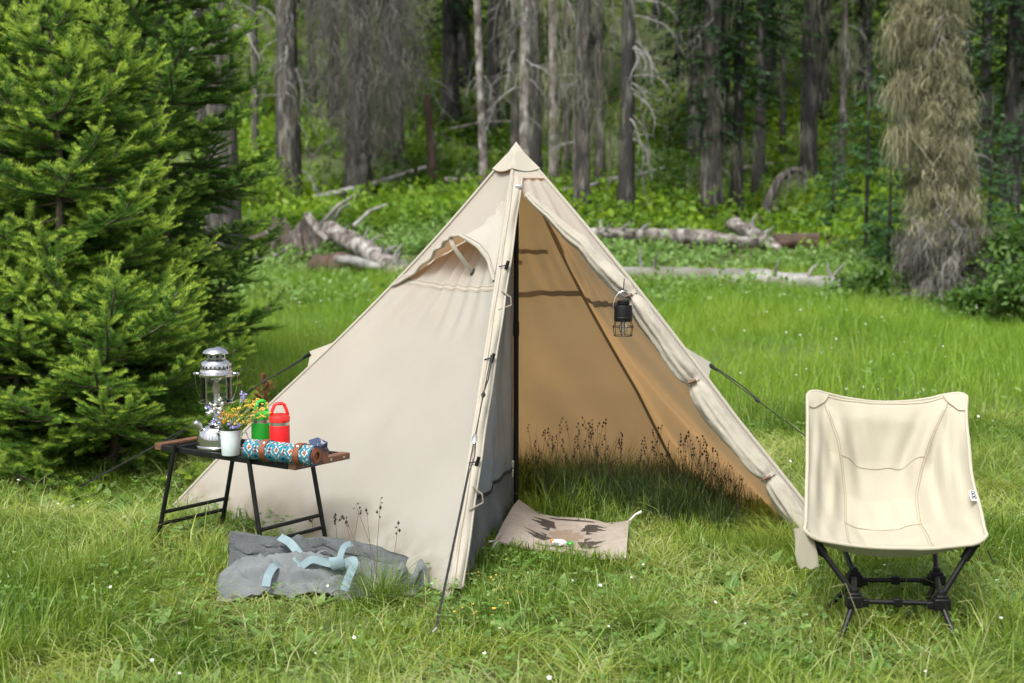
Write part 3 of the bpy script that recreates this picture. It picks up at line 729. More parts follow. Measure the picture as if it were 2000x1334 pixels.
# the lichen column
def lichen_column():
    u, y = 1842, 17.0; x = gx(u, y); z0 = tz(x, y)
    t = empty('lichen_tree', (x, y, z0), 'big trunk completely wrapped in hanging yellowish lichen on the right', 'tree')
    pp = F / y; mb = MB(); path = []; rs = random.Random(3)
    for v, uu in ((620, 1845), (560, 1850), (480, 1852), (400, 1842), (330, 1832), (250, 1830), (150, 1822), (60, 1812), (-60, 1805), (-300, 1800), (-700, 1800), (-1200, 1800)):
        path.append(Vector(((uu - 1000) / pp, y, zat(v, y))))
    rr = [.30, .25, .2, .19, .18, .17, .16, .16, .15, .14, .11, .06]
    mb.tube(path, rr, 12, wob=lambda s, g: 1 + .08 * math.sin(4 * g + 8 * s)); mb.build('trunk', M['bark'], t, angle=180)
    ns = np.random.RandomState(8); n = 46000; nc = 1500
    pv = np.array([620, 590, 540, 480, 430, 390, 345, 300, 240, 150, 60, -60, -300]); pw = np.array([74, 104, 106, 96, 84, 72, 60, 58, 58, 56, 62, 68, 70]) / pp
    pu = np.array([1845, 1848, 1848, 1850, 1842, 1840, 1828, 1832, 1825, 1815, 1806, 1800, 1800])
    zk = np.array([zat(v, y) for v in pv])
    zc = ns.uniform(zk[0] + .05, zk[-1], nc); ac = ns.uniform(0, 2 * PI, nc)
    cr = np.interp(zc, zk, pw) * (.40 + .60 * ns.rand(nc) ** .6) * (.76 + .46 * vn(zc * 1.5, ac * .9, 2.2, 71)); cx = (np.interp(zc, zk, pu) - 1000) / pp
    idx = ns.randint(0, nc, n); nx = np.stack([np.cos(ac), np.sin(ac), np.zeros(nc)], -1)[idx]
    P = np.stack([cx[idx], np.full(n, y), zc[idx]], -1) + nx * cr[idx][:, None] + ns.normal(0, .042, (n, 3)) - np.array(t.location)
    ln = ns.uniform(.03, .20, n) * (.6 + .8 * ns.rand(nc)[idx]); ln = np.minimum(ln, np.maximum(P[:, 2], .05))
    lowm = zc[idx] + .25 * ns.normal(size=n) < zat(455, y)
    rnd = np.clip(ns.rand(nc)[idx] * .85 + ns.rand(n) * .35 - .1, 0, 1)
    a = ~lowm
    V, T, A = strands(P[a], ln[a], ns.uniform(.004, .013, a.sum()), rnd[a], ns, .9)
    o = link('lichen', np_mesh('lichen', V, T, [M['lichen']], A), t); o['kind'] = 'stuff'
    b = lowm; V, T, A = strands(P[b], ln[b] * 1.5, ns.uniform(.008, .02, b.sum()), rnd[b], ns, .6)
    o = link('twigs', np_mesh('twigs', V, T, [M['twig']], A), t); o['kind'] = 'stuff'
    for k in range(46):
        o = link('dead_branch', rs.choice(DB), t); v = rs.uniform(-40, 590); z = zat(v, y)
        c = (np.interp(z, zk, pu) - 1000) / pp; a_ = rs.uniform(0, 2 * PI); o.location = Vector((c, y, z)) - t.location
        o.rotation_euler = (rs.uniform(-1, 1), rs.uniform(.2, 1.0), a_); o.scale = (rs.uniform(.3, .55),) * 3
    # side tufts that hang off two limbs on the left
    for k, (u1, v1, u2, v2) in enumerate(((1800, 20, 1738, 60), (1800, 150, 1745, 168), (1800, 235, 1752, 262))):
        p, q = at(u1, v1, y), at(u2, v2, y - .2); m2 = MB(); m2.tube([p, p.lerp(q, .5) + Vector((0, 0, .06)), q], [.03, .02, .008], 6); m2.build('limb', M['bark'], t)
        nn = 900; e = ns.rand(nn); B = np.array(p)[None] * (1 - e[:, None]) + np.array(q)[None] * e[:, None] + ns.normal(0, .07, (nn, 3)) - np.array(t.location)
        V, T, A = strands(B, ns.uniform(.08, .5, nn), ns.uniform(.004, .012, nn), ns.rand(nn), ns, .5)
        o = link('lichen', np_mesh('lichen', V, T, [M['lichen']], A), t); o['kind'] = 'stuff'
lichen_column()

# bent snag
def bent_snag():
    y = 24; b = gnd(1490, 452); y = b.y
    pts = [at(u, v, y) for u, v in ((1486, 458), (1492, 420), (1504, 385), (1522, 350), (1545, 332), (1562, 332), (1574, 345))]
    t = empty('snag', pts[0], 'bent grey snag whose tip hooks over to the right', 'dead tree')
    mb = MB(); mb.tube(pts, [.13, .10, .085, .075, .06, .045, .015], 10, wob=lambda s, g: 1 + .1 * math.sin(3 * g + 9 * s)); mb.build('trunk', M['bark'], t, angle=180)
    ns = np.random.RandomState(4); n = 260; i = ns.randint(0, 6, n); e = ns.rand(n)[:, None]; A_ = np.array([list(p) for p in pts])
    P = A_[i] * (1 - e) + A_[i + 1] * e + ns.normal(0, .05, (n, 3)) - np.array(t.location)
    V, T, A = strands(P, np.minimum(ns.uniform(.1, .45, n), np.maximum(P[:, 2], .05)), ns.uniform(.01, .02, n), ns.rand(n), ns, .2)
    link('lichen', np_mesh('lichen', V, T, [M['twig']], A), t)['kind'] = 'stuff'
bent_snag()

# ------------------------------------------------------------------ fallen logs, stumps, sticks
def log(name, pts, rad, m, label, cat='log', n=12, stubs=0, group=None, seed=0, seg=10):
    rs = random.Random(seed); t = empty(name, pts[0], label, cat, group)
    P = []; Rr = []
    for i in range(len(pts) - 1):
        for j in range(seg):
            e = j / seg; P.append(Vector(pts[i]).lerp(Vector(pts[i + 1]), e)); Rr.append(rad[i] * (1 - e) + rad[i + 1] * e)
    P.append(Vector(pts[-1])); Rr.append(rad[-1])
    for i in range(1, len(P) - 1): P[i] += Vector((rs.uniform(-1, 1), rs.uniform(-1, 1), rs.uniform(-1, 1))) * Rr[i] * .10
    ph = [rs.uniform(0, 6) for _ in range(4)]
    mb = MB(); mb.tube(P, Rr, n, wob=lambda s, g: 1 + .10 * math.sin(3 * g + ph[0] + 11 * s) + .08 * math.sin(7 * g + ph[1] - 17 * s) + .05 * math.sin(41 * s + ph[2]))
    mb.build('trunk', M[m], t, angle=180)
    for k in range(stubs):
        i = rs.randint(2, len(P) - 3); d = Vector((rs.uniform(-.6, .6), rs.uniform(-.8, .4), rs.uniform(.3, 1))).normalized(); l = rs.uniform(.08, .28)
        mb = MB(); mb.tube([P[i] + d * Rr[i] * .6, P[i] + d * (Rr[i] + l * .5), P[i] + d * (Rr[i] + l) + Vector((.03, 0, .0))], [.028, .02, .007], 6); mb.build('branch_stub', M['deadwood'], t)
    return t, P
y1 = 18.6
log('log', [at(1215, 540, 19.4), at(1430, 551, 18.8), at(1600, 563, 18.3), at(1760, 577, 17.9)], [.14, .185, .175, .10], 'log_grey', 'long pale grey log lying in the grass behind the chair', stubs=7, seed=1)
log('log', [at(1130, 456, 22.6), at(1290, 460, 22.3), at(1400, 468, 22.0), at(1480, 476, 21.8)], [.09, .12, .115, .08], 'bark_pale', 'broken bark covered log lying behind the long grey log', stubs=6, seed=2)
log('log', [at(1510, 472, 22.4), at(1600, 474, 22.2), at(1685, 482, 22.0)], [.13, .15, .12], 'bark_red', 'reddish brown rotten log left of the little firs', seed=3)
log('log', [at(1432, 438, 23.4), at(1480, 462, 22.6), at(1545, 505, 21.6)], [.12, .11, .07], 'bark_pale', 'splintered log end propped up over the broken log', stubs=5, seed=4)
lg, lp = log('log', [at(640, 448, 22.0), at(700, 480, 21.0), at(770, 525, 20.0), at(830, 560, 19.2)], [.13, .15, .15, .12], 'bark_pale', 'scaly fallen log running down toward the left tent wall', stubs=16, seed=5)
log('log', [at(612, 520, 20.2), at(665, 522, 19.9), at(742, 536, 19.6)], [.15, .19, .13], 'bark_red', 'rotten red brown log broken open below the scaly log', seed=6)
log('log', [at(655, 505, 19.6), at(700, 512, 19.5), at(745, 524, 19.4)], [.05, .075, .04], 'deadwood', 'grey weathered slab lying on the rotten log', cat='wood', seed=7)
def stick(u0, v0, u1, v1, y0, yy1, r, label, m='deadwood', group='fallen poles on the slope'):
    a, b = at(u0, v0, y0), at(u1, v1, yy1); c = a.lerp(b, .5) + Vector((0, 0, -.04 if r > .04 else .06))
    mb = MB(); q = [a, a.lerp(c, .5), c, c.lerp(b, .5), b]; mb.tube(q, [r, r * .95, r * .85, r * .7, r * .5], 7, wob=lambda s, g: 1 + .12 * math.sin(3 * g + 12 * s))
    o = mb.build('fallen_pole', M[m]); tag(o, label, 'fallen branch', group)
stick(612, 388, 832, 326, 27.3, 28.6, .07, 'long fallen pole leaning against the foot of the red snag')
stick(745, 402, 935, 388, 26, 26.5, .055, 'pale thin log lying in the grass left of the tent peak', 'bark_pale')
stick(868, 352, 975, 340, 28.5, 28.5, .06, 'short brown log behind the pale thin log', 'bark_pale')
stick(1190, 352, 1302, 326, 26, 27.5, .05, 'fallen pole right of the drooping branches')
stick(1100, 372, 1190, 350, 26, 26.5, .05, 'short fallen pole behind the right tent edge')
stick(1440, 330, 1540, 312, 32, 33, .06, 'distant fallen pole behind the bent snag', 'bark_pale')
stick(880, 252, 1000, 236, 33, 33, .03, 'bare branch lying left of the tent peak', 'bark_pale')
stick(628, 438, 692, 382, 22, 21.6, .035, 'upper of two bare sticks rising from the top of the scaly log')
stick(648, 436, 682, 398, 22, 21.5, .028, 'lower of two bare sticks rising from the top of the scaly log')
stick(690, 442, 752, 400, 21, 21.5, .03, 'bare stick reaching right from the scaly log')
stick(498, 508, 560, 488, 20.5, 20.8, .05, 'broken grey branch lying left of the old stump', 'bark_pale', 'broken wood round the old stump')
stick(540, 530, 612, 545, 19.6, 19.4, .045, 'rotten branch lying in the grass below the old stump', 'stump', 'broken wood round the old stump')
stick(486, 470, 545, 440, 21.5, 21.8, .06, 'short brown log behind the old stump', 'stump', 'broken wood round the old stump')
stick(600, 420, 640, 470, 21.6, 21.2, .07, 'bark slab leaning between the stump and the scaly log', 'bark_pale', 'broken wood round the old stump')
def stump(u, v, r, h, label, m, seed):
    p = gnd(u, v); rs = random.Random(seed); t = empty('stump', p, label, 'stump'); mb = MB(); k = 20; rows = 8; V = []
    top = [h * rs.uniform(.55, 1.1) for _ in range(k)]
    for j in range(rows + 1):
        s = j / rows
        for i in range(k):
            g = 2 * PI * i / k; rr = r * (1.25 - .35 * s + .35 * math.exp(-5 * s)) * (1 + .13 * math.sin(5 * g + seed) + .08 * math.sin(9 * g + 4 * s))
            V.append(p + Vector((rr * math.cos(g), rr * math.sin(g), -.08 + s * (top[i] + .08))))
    f = [(j * k + i, j * k + (i + 1) % k, (j + 1) * k + (i + 1) % k, (j + 1) * k + i) for j in range(rows) for i in range(k)]
    V.append(p + Vector((0, 0, h * .5))); f += [(rows * k + i, rows * k + (i + 1) % k, len(V) - 1) for i in range(k)]
    mb.add(V, f); mb.build('stump_wood', M[m], t)
    for q in range(6):
        a = rs.uniform(PI, 2 * PI); d = Vector((math.cos(a), math.sin(a), 0)); mb = MB()
        mb.tube([p + d * r * .8 + Vector((0, 0, h * .75)), p + d * r * 1.15 + Vector((0, 0, h * .35)), p + d * r * 1.6 + Vector((0, 0, -.03))], [.03, .045, .04], 6); mb.build('root', M['stump'], t)
stump(578, 500, .38, .60, 'old splintered stump left of the scaly log', 'stump', 3)
stump(524, 412, .16, .32, 'small broken stump with a pale top left of the straight grey trunk', 'bark_red', 5)

# ------------------------------------------------------------------ undergrowth on the slope
def undergrowth():
    rs = np.random.RandomState(12); n = 5200
    y = 21.5 + 48 * rs.rand(n) ** 1.65; hw = .40 * y + 3; x = rs.uniform(-1, 1, n) * hw
    keep = (vn(x, y, .3, 30) > .10) & ~((y < 23.5) & (x > -4) & (x < 5)); x, y = x[keep], y[keep]; n = len(x)
    r = rs.uniform(.25, .75, n) * (.6 + .02 * y); per = 56
    c = np.stack([x, y, Tz(x, y)], -1)
    d = unit(rs.normal(size=(n, per, 3))); d[:, :, 2] = np.abs(d[:, :, 2])
    P = c[:, None] + d * (r[:, None, None] * (.45 + .6 * rs.rand(n, per, 1))) * np.array([1, 1, .8])
    P = P.reshape(-1, 3); k = len(P)
    D = unit(d.reshape(-1, 3) * .5 + rs.normal(0, .6, (k, 3)) + np.array([0, 0, -.1])); Nn = unit(rs.normal(0, .5, (k, 3)) + np.array([0, -.3, 1]))
    ln = rs.uniform(.09, .2, k) * np.repeat(.55 + .018 * y, per)
    V, T, A = quads(P, D, Nn, ln, ln * rs.uniform(.4, .7, k), np.clip(np.repeat(rs.rand(n), per) * .7 + rs.rand(k) * .35, 0, 1), -.1)
    o = link('undergrowth', np_mesh('undergrowth', V, T, [M['under']], A)); o['kind'] = 'stuff'
    tag(o, 'bright green leafy undergrowth covering the forest slope', 'undergrowth')
undergrowth()
def herbs():
    """leafy herbs round the logs and the far meadow rim"""
    rs = np.random.RandomState(13); n = 3600
    y = rs.uniform(16.5, 25, n); x = rs.uniform(-1, 1, n) * (.38 * y + 1); dens = np.clip((y - 15.5) / 3, 0, 1) * (.35 + .65 * (vn(x, y, .7, 31) > .38))
    keep = (rs.rand(n) < dens) & ~((y > 17.0) & (y < 19.3) & (x > 1.2) & (x < 5.2) & (rs.rand(n) < .6)) & ~((y > 18.6) & (y < 21.6) & (x < -1.0) & (x > -3.2) & (rs.rand(n) < .9)) & ~((y > 21.6) & (y < 23.6) & (x > .9) & (rs.rand(n) < .75)); x, y = x[keep], y[keep]; n = len(x); per = 26
    r = rs.uniform(.10, .26, n); c = np.stack([x, y, Tz(x, y) + .02], -1)
    d = unit(rs.normal(size=(n, per, 3))); d[:, :, 2] = np.abs(d[:, :, 2])
    P = (c[:, None] + d * (r[:, None, None] * (.3 + .8 * rs.rand(n, per, 1)))).reshape(-1, 3); k = len(P)
    D = unit(d.reshape(-1, 3) + rs.normal(0, .4, (k, 3))); Nn = unit(rs.normal(0, .5, (k, 3)) + np.array([0, -.2, 1]))
    ln = rs.uniform(.05, .11, k)
    V, T, A = quads(P, D, Nn, ln, ln * rs.uniform(.45, .8, k), np.clip(np.repeat(rs.rand(n), per) * .6 + rs.rand(k) * .5, 0, 1), -.15)
    o = link('herb_cover', np_mesh('herb_cover', V, T, [M['herb']], A)); o['kind'] = 'stuff'
    tag(o, 'leafy herbs growing round the fallen logs', 'herbs')
herbs()
def shrub(u, y, r, h, label, seed, m='shrubleaf'):
    rs = np.random.RandomState(seed); x = gx(u, y); z0 = tz(x, y); t = empty('shrub', (x, y, z0), label, 'shrub', 'shrubs by the forest edge'); n = 2200
    nc = 40; cc = unit(rs.normal(size=(nc, 3))) * rs.uniform(.3, 1, (nc, 1)) * np.array([r, r, h * .5]) + np.array([0, 0, h * .5]); cc[:, 2] = np.abs(cc[:, 2])
    P = cc[rs.randint(0, nc, n)] + rs.normal(0, r * .17, (n, 3)); P[:, 2] = np.abs(P[:, 2])
    D = unit(rs.normal(size=(n, 3)) + np.array([0, 0, -.2])); Nn = unit(rs.normal(0, .6, (n, 3)) + np.array([0, -.2, 1])); ln = rs.uniform(.05, .12, n)
    V, T, A = quads(P, D, Nn, ln, ln * .5, rs.rand(n), -.1); link('foliage', np_mesh('foliage', V, T, [M[m]], A), t)
    mb = MB()
    for i in range(9):
        p = Vector(cc[i]); mb.tube([(x, y, z0 - .03), Vector((x, y, z0)) + p * .5 + Vector((.03, 0, .04)), Vector((x, y, z0)) + p], [.016, .011, .005], 5)
    mb.build('stems', M['bark_dark'], t)
shrub(1978, 16.6, .52, 1.05, 'tall leafy shrub at the right edge beside the lichen column', 1)
shrub(1905, 15.8, .38, .36, 'low shrub in front of the right foot of the lichen column', 2)
shrub(1995, 14.9, .5, .65, 'low leafy shrub cut by the right edge below the tall shrub', 3)
shrub(1700, 17.2, .42, .42, 'low shrub at the end of the long grey log', 4)
shrub(1320, 26.5, 1.1, 1.0, 'broad dark shrub on the bank behind the logs', 5)
shrub(1290, 34, 1.6, 1.6, 'bright green bush on the slope between the dark trunk and the close pair', 6, 'under')
shrub(495, 27, 1.1, 1.6, 'bright green bush right of the thick grey trunk by the firs', 7, 'under')
shrub(1240, 62, 2.2, 3.0, 'sunlit yellow green bush high on the far slope', 8, 'under')

# ================================================================== TENT
PY = 5.87
APEX = at(1008, 283, PY)
cF, cL, cR, cB = gnd(878, 1166), gnd(328, 1003), gnd(1640, 1070), gnd(1335, 943)
cBL = Vector((-.78, 7.02, 0)); cF.z = cL.z = cR.z = cB.z = cBL.z = .004
AXIS = Vector((APEX.x, PY, 0))
PULL = {}
def E(c, t):
    p = APEX.lerp(c, t); d = Vector((p.x - AXIS.x, p.y - AXIS.y, 0)); d = d.normalized() if d.length > 1e-6 else d
    amt = {id(cF): .012, id(cR): -.022}.get(id(c), .040)
    return p - d * amt * math.sin(PI * min(t / .70, 1)) * (1 if t < .7 else 0)
def wob2(a, b, sd=0): return float(vn(a, b, 1.0, 50 + sd)) - .5
class Panel:
    def __init__(s, P, Q, seed, sag=.03, wr=.012, lift=.03):
        s.P, s.Q, s.seed, s.sag, s.wr, s.lift = P, Q, seed, sag, wr, lift
        n = (P - APEX).cross(Q - APEX).normalized(); c = (P + Q) / 2
        if n.dot(Vector((c.x - AXIS.x, c.y - AXIS.y, .1))) < 0: n = -n
        s.N = n
    def __call__(s, u, t, off=0.):
        p = E(s.P, t).lerp(E(s.Q, t), u)
        e = math.sin(PI * u) ** .8 if 0 < u < 1 else 0
        d = -s.sag * e * math.sin(PI * min(1, t * 1.02)) ** .8
        d += s.wr * 1.5 * e * (wob2(u * 3.2 * t + 7, t * 2.2, s.seed) + .5 * wob2(u * 9 * t + 3, t * 3.0 + u * 2, s.seed + 1)) * (.5 + t)
        # soft creases that run down from the horizontal seam and up from the pegs
        d += .0065 * e * math.sin(u * 46 + 3 * wob2(u * 4, t * 3, s.seed)) * math.exp(-((t - .42) / .05) ** 2)
        d += .009 * e * math.sin(u * 52 + 9 * t + 4 * wob2(u * 5, t * 2, s.seed + 2)) * math.exp(-((t - .32) / .05) ** 2)
        d += .011 * e * math.sin(u * 17 + 4 * t + s.seed) * math.exp(-((t - 1.0) / .16) ** 2)
        if s.seed in (3, 4):
            q = (1 - u) if s.seed == 3 else u
            d += .020 * e * math.sin(19 * q / (.25 + t) + 3 * wob2(u * 3, t * 3, s.seed)) * math.exp(-((t - .78) / .22) ** 2) * math.exp(-((q - .22) / .25) ** 2)
        p = p + s.N * (d + off)
        if t > .9: p.z += s.lift * e * ((t - .9) / .1) ** 2
        return p
pLF = Panel(cL, cF, 1, .028, .042, .025); pFR = Panel(cF, cR, 2, .0, .0, 0); pRB = Panel(cR, cB, 3, .05, .05, .01)
pBB = Panel(cB, cBL, 4, .04, .05, .01); pBL = Panel(cBL, cL, 5, .03, .02, .01)
tent = empty('tent', (AXIS.x, AXIS.y, 0), 'beige canvas pyramid tent with its front door rolled open to one side', 'tent')
TS = .355
def panel_part(pn, name, ns=44, nt_=60):
    mb = MB(); mb.grid(lambda u, t: pn(u, .012 + .988 * t), ns, nt_); return mb.build(name, M['canvas'], tent, angle=180)
panel_part(pLF, 'wall_panel', 70, 90)
panel_part(pRB, 'wall_panel'); panel_part(pBB, 'wall_panel'); panel_part(pBL, 'wall_panel', 30, 40)
# seams: doubled cloth tape on the inside, stitched line on the outside
def seam_h(pn, t0, hw, off, u0=0, u1=1, m='tape', name='seam', k=40):
    mb = MB(); mb.grid(lambda u, t: pn(u0 + (u1 - u0) * u, t0 + .010 * wob2(u * 5, 2, pn.seed) + (t - .5) * 2 * hw, off), k, 1); return mb.build(name, M[m], tent, angle=180)
for pn in (pRB, pBB, pBL): seam_h(pn, TS + .045, .0075, -.006)
seam_h(pBB, TS - .075, .006, -.006, .15, .97)
seam_h(pLF, TS, .0012, .0025, m='tape', name='stitching'); seam_h(pLF, TS + .008, .0010, .0025, m='tape', name='stitching')
seam_h(pLF, TS + .004, .007, .0018, m='canvas_thick', name='seam')
def seam_edge(c, off, wdt, m='tape', t0=.02, t1=.995, name='edge_seam', toward=None):
    mb = MB(); pts = []
    for i in range(41):
        t = t0 + (t1 - t0) * i / 40; p = E(c, t); d = Vector((AXIS.x - p.x, AXIS.y - p.y, -.1)); d = d.normalized() if d.length > 1e-5 else Vector((0, 1, 0)); pts.append(p + d * off)
    d = (Vector((AXIS.x - c.x, AXIS.y - c.y, .4))).normalized()
    mb.ribbon(pts, wdt, d); return mb.build(name, M[m], tent, angle=180)
seam_edge(cB, .012, .020); seam_edge(cBL, .012, .02); 
def edge_pipe(c, r, t0=.03, t1=.99, out=.0, name='edge_seam', m='canvas_thick'):
    mb = MB(); pts = []
    for i in range(50):
        t = t0 + (t1 - t0) * i / 49; p = E(c, t); d = Vector((p.x - AXIS.x, p.y - AXIS.y, .15)).normalized(); pts.append(p + d * out)
    mb.tube(pts, r, 8); return mb.build(name, M[m], tent, angle=180)
edge_pipe(cL, .007); edge_pipe(cF, .008)
# rear vent: doubled band of cloth inside the top of the back wall
mb = MB(); mb.grid(lambda u, t: pRB(.80 + .12 * u, .06 + .22 * t, -.008), 6, 20); mb.build('vent_band', M['tape'], tent, angle=180)
# dark-lined patch low in the back wall's upper band
mb = MB(); mb.grid(lambda u, t: pBB(.42 + .05 * u, .30 + .012 * t, -.007), 2, 2); mb.build('label_patch', M['tape'], tent)

# door panel F-R : what is left of it
def s_open(t):
    return float(np.interp(t, [.07, .088, .115, .14, .19, .27, .37, .5, .62, .75, .88, 1.0], [0.0, .10, .20, .34, .56, .76, .85, .90, .92, .935, .945, .95]))
def door(u, t, off=0):
    p = pFR(u, t, off)
    fold = .012 * math.sin(u * 26 + 14 * t) * math.exp(-((t - .25) / .14) ** 2) * min(1, (1 - u) * 6)
    return p + pFR.N * fold
mb = MB(); mb.grid(lambda a, t: door(s_open(.075 + .92 * t) * (1 - a) + a, .075 + .92 * t), 26, 90); mb.build('door_flap', M['canvas'], tent, angle=180)
mb = MB(); mb.grid(lambda a, t: pFR(a, .012 + .075 * t, .004), 14, 6); mb.build('door_top', M['canvas_thick'], tent, angle=180)
mb = MB(); mb.grid(lambda a, t: pFR(.02 + .97 * a, .084 + .007 * t, .0075), 14, 1); mb.build('seam', M['canvas'], tent, angle=180)
edge_pipe(cR, .009, t0=.05)
# the rolled door
rp, rr_ = [], []
ties = (.405, .61, .84)
for i in range(241):
    t = .135 + .86 * i / 240; u = s_open(t)
    p = pFR(u - .01, t, .026 + .02 * math.sin(PI * min(1, (t - .135) / .5)))
    sagv = sum(math.exp(-((t - q) / .035) ** 2) for q in ties)
    p = p - Vector((0, 0, .006)) * (1 - min(sagv, 1)); p = p + (pFR(u - .02, t) - pFR(u, t)) * (.4 * (1 - min(sagv, 1)))
    rp.append(p); rr_.append((.012 + .025 * min(1, max(0, (t - .13) / .22))) * (1 - .36 * min(1, sum(math.exp(-((t - q) / .014) ** 2) for q in ties))) * (1 + .03 * math.sin(t * 31)))
def rollw(s, g):
    return 1 + .12 * math.sin(3 * g + 9 * s) + .08 * math.sin(8 * g - 12 * s) + .22 * (wob2(g * 3.2 + 6 * s, s * 16, 6)) + .17 * wob2(g * 7 - 9 * s, s * 40, 8) + .10 * wob2(g * 12, s * 120, 9)
mb = MB(); mb.tube(rp, rr_, 40, wob=rollw); mb.build('rolled_door', M['canvas_thick'], tent, angle=180)
for q in ties:
    i = int((q - .135) / .86 * 240); c = rp[i]; d = (rp[i + 1] - rp[i - 1]).normalized(); mb = MB()
    a = d.orthogonal().normalized(); b = d.cross(a); r = rr_[i] * 1.18
    mb.ribbon([c + (a * math.cos(2 * PI * k / 16) + b * math.sin(2 * PI * k / 16)) * r for k in range(17)], .016, [(a * math.cos(2 * PI * k / 16) + b * math.sin(2 * PI * k / 16)) for k in range(17)])
    o = mb.build('tie_loop', M['canvas_thick'], tent, solid=.003)
    mb = MB(); e = c + Vector((-.012, -r - .006, .0)); mb.tube([e - Vector((.014, 0, .004)), e + Vector((.016, 0, .008))], [.006, .006], 8); mb.build('toggle', M['wood'], o)
# hat
mb = MB()
ring = [cL, cF, cR, cB, cBL]
tip = APEX + Vector((0, 0, .012)); V = [tip]; fs = []
K = 8
for j, tt in enumerate((.02, .045, .062)):
    for i in range(5):
        for k in range(K):
            p = E(ring[i], tt).lerp(E(ring[(i + 1) % 5], tt), k / K); d = Vector((p.x - AXIS.x, p.y - AXIS.y, 0)).normalized()
            V.append(p + d * (.004 + .005 * j) + Vector((0, 0, -.006 * math.sin(PI * k / K) * j)))
n = 5 * K
fs += [(0, 1 + i, 1 + (i + 1) % n) for i in range(n)]
for j in range(2): fs += [(1 + j * n + i, 1 + (j + 1) * n + i, 1 + (j + 1) * n + (i + 1) % n, 1 + j * n + (i + 1) % n) for i in range(n)]
mb.add(V, fs); hat = mb.build('peak_cap', M['canvas_thick'], tent, angle=180, solid=.004)
mb = MB(); hem = [Vector(V[1 + 2 * n + i]) for i in range(n)] + [Vector(V[1 + 2 * n])]; mb.tube(hem, .0035, 6, cap=False); mb.build('hem', M['canvas_thick'], hat, angle=180)
# front placket (zip flap) on the F edge
def plk(a, t):
    u_w = .042 / max((cR - cF).length * t, .15)
    p = pFR(0, t, .007).lerp(pFR(min(u_w, .35), t, .010), a)
    return p + pFR.N * (.010 * math.sin(PI * a) + .004 * math.sin(t * 40 + a * 3))
mb = MB(); mb.grid(lambda a, t: plk(a, .088 + .905 * t), 8, 70); mb.build('door_placket', M['canvas_thick'], tent, angle=180)
mb = MB(); mb.tube([plk(.16, .09 + .9 * i / 50) + pFR.N * .002 for i in range(51)], .0016, 5); mb.build('stitching', M['tape'], tent)
mb = MB(); mb.tube([plk(1.0, .09 + .9 * i / 50) for i in range(51)], .0045, 6); mb.build('hem', M['canvas_thick'], tent)
# vent hood on the left panel
def hood(s, t):
    # s 0..1 left edge -> front edge ; t 0..1 top -> brow
    ttop = .120 + .225 * (1 - s) ** 1.15
    tb = np.interp(s, [0, .12, .3, .5, .68, .85, .93, 1], [.374, .345, .302, .279, .270, .282, .302, .345])
    tt = ttop + (tb - ttop) * t; u = .015 + .955 * s
    bul = math.sin(PI * min(max(s, 0), 1) ** 1.45) ** 1.15 * (.10 * t ** 1.0 + .03 * t ** 4)
    wr = .010 * math.exp(-((t - .10) / .14) ** 2) * (math.sin(s * 40 + 5 * t) + .7 * math.sin(s * 83 + 2)) * min(1, max(0, s - .45) * 4) * min(1, (1 - s) * 8)
    return pLF(u, tt, .006 + bul + wr + .006 * wob2(s * 5, t * 5, 9))
mb = MB(); mb.grid(hood, 44, 30); hd = mb.build('vent_hood', M['canvas_hood'], tent, angle=180)
mb = MB(); mb.tube([hood(i / 50, 1) for i in range(51)], .0065, 8); mb.build('hem', M['canvas_thick'], hd)
mb = MB(); mb.tube([hood(i / 50, .93) + pLF.N * .002 for i in range(51)], .0013, 5); mb.build('stitching', M['tape'], hd)
a0 = hood(.56, .99); b0 = pLF(.66, .318, .004); mid = a0.lerp(b0, .5) + pLF.N * .035
mb = MB(); sp = [a0, a0.lerp(mid, .5) + pLF.N * .008, mid, mid.lerp(b0, .5) + pLF.N * .006, b0]; mb.ribbon(sp, .017, pLF.N); mb.build('prop_strap', M['canvas_thick'], tent, solid=.003)
mb = MB(); mb.grid(lambda u, t: pLF(.635 + .055 * u, .312 + .012 * t, .006), 2, 2); mb.build('velcro_patch', M['velcro'], tent, solid=.003)
# mesh half of the door, pulled to the pole
POLE = Vector((AXIS.x, AXIS.y, 0))
def mesh_w(a, t):
    top = E(cF, .21); f = top.lerp(E(cF, .995), t); q = Vector((POLE.x - .012, POLE.y - .01, f.z + (.0 if t < .97 else .0)))
    q.z = 1.26 + (.03 - 1.26) * t; p = f.lerp(q, a); nrm = Vector((1, -.2, 0)).normalized()
    return p + nrm * (math.sin(PI * a) * (.018 * math.sin(a * 14 + t * 3) + .012 * math.sin(a * 27 - t * 5)) * (.25 + .75 * t) + .006 * wob2(a * 7, t * 16, 12))
md = empty('mesh_door', (0, 0, 0)); md.parent = tent
ZT = lambda a: .80 + .035 * a + .004 * math.sin(a * 22)
mb = MB(); mb.grid(lambda a, t: mesh_w(a, t * ZT(a)), 30, 50); mb.build('mesh_screen', M['screen'], md, angle=180)
mb = MB(); mb.grid(lambda a, t: mesh_w(a, ZT(a) + (1 - ZT(a)) * t), 30, 16); mb.build('mesh_skirt', M['nylon'], md, angle=180)
mb = MB(); mb.grid(lambda a, t: mesh_w(a, ZT(a) + .012 * t) + Vector((.004, -.003, 0)), 30, 1); mb.build('zipper', M['velcro'], md, angle=180)
mb = MB(); q = mesh_w(.97, ZT(.97)); mb.box(q + Vector((.004, -.012, .01)), (.012, .006, .03)); mb.box(q + Vector((.004, -.012, -.028)), (.008, .004, .035)); mb.build('zip_pull', M['steel'], md, bevel=.002)
mb = MB(); mb.tube([Vector((POLE.x - .016, POLE.y - .012, .03 + 1.2 * i / 12)) for i in range(13)], .004, 6); mb.build('zip_tape', M['nylon'], md)
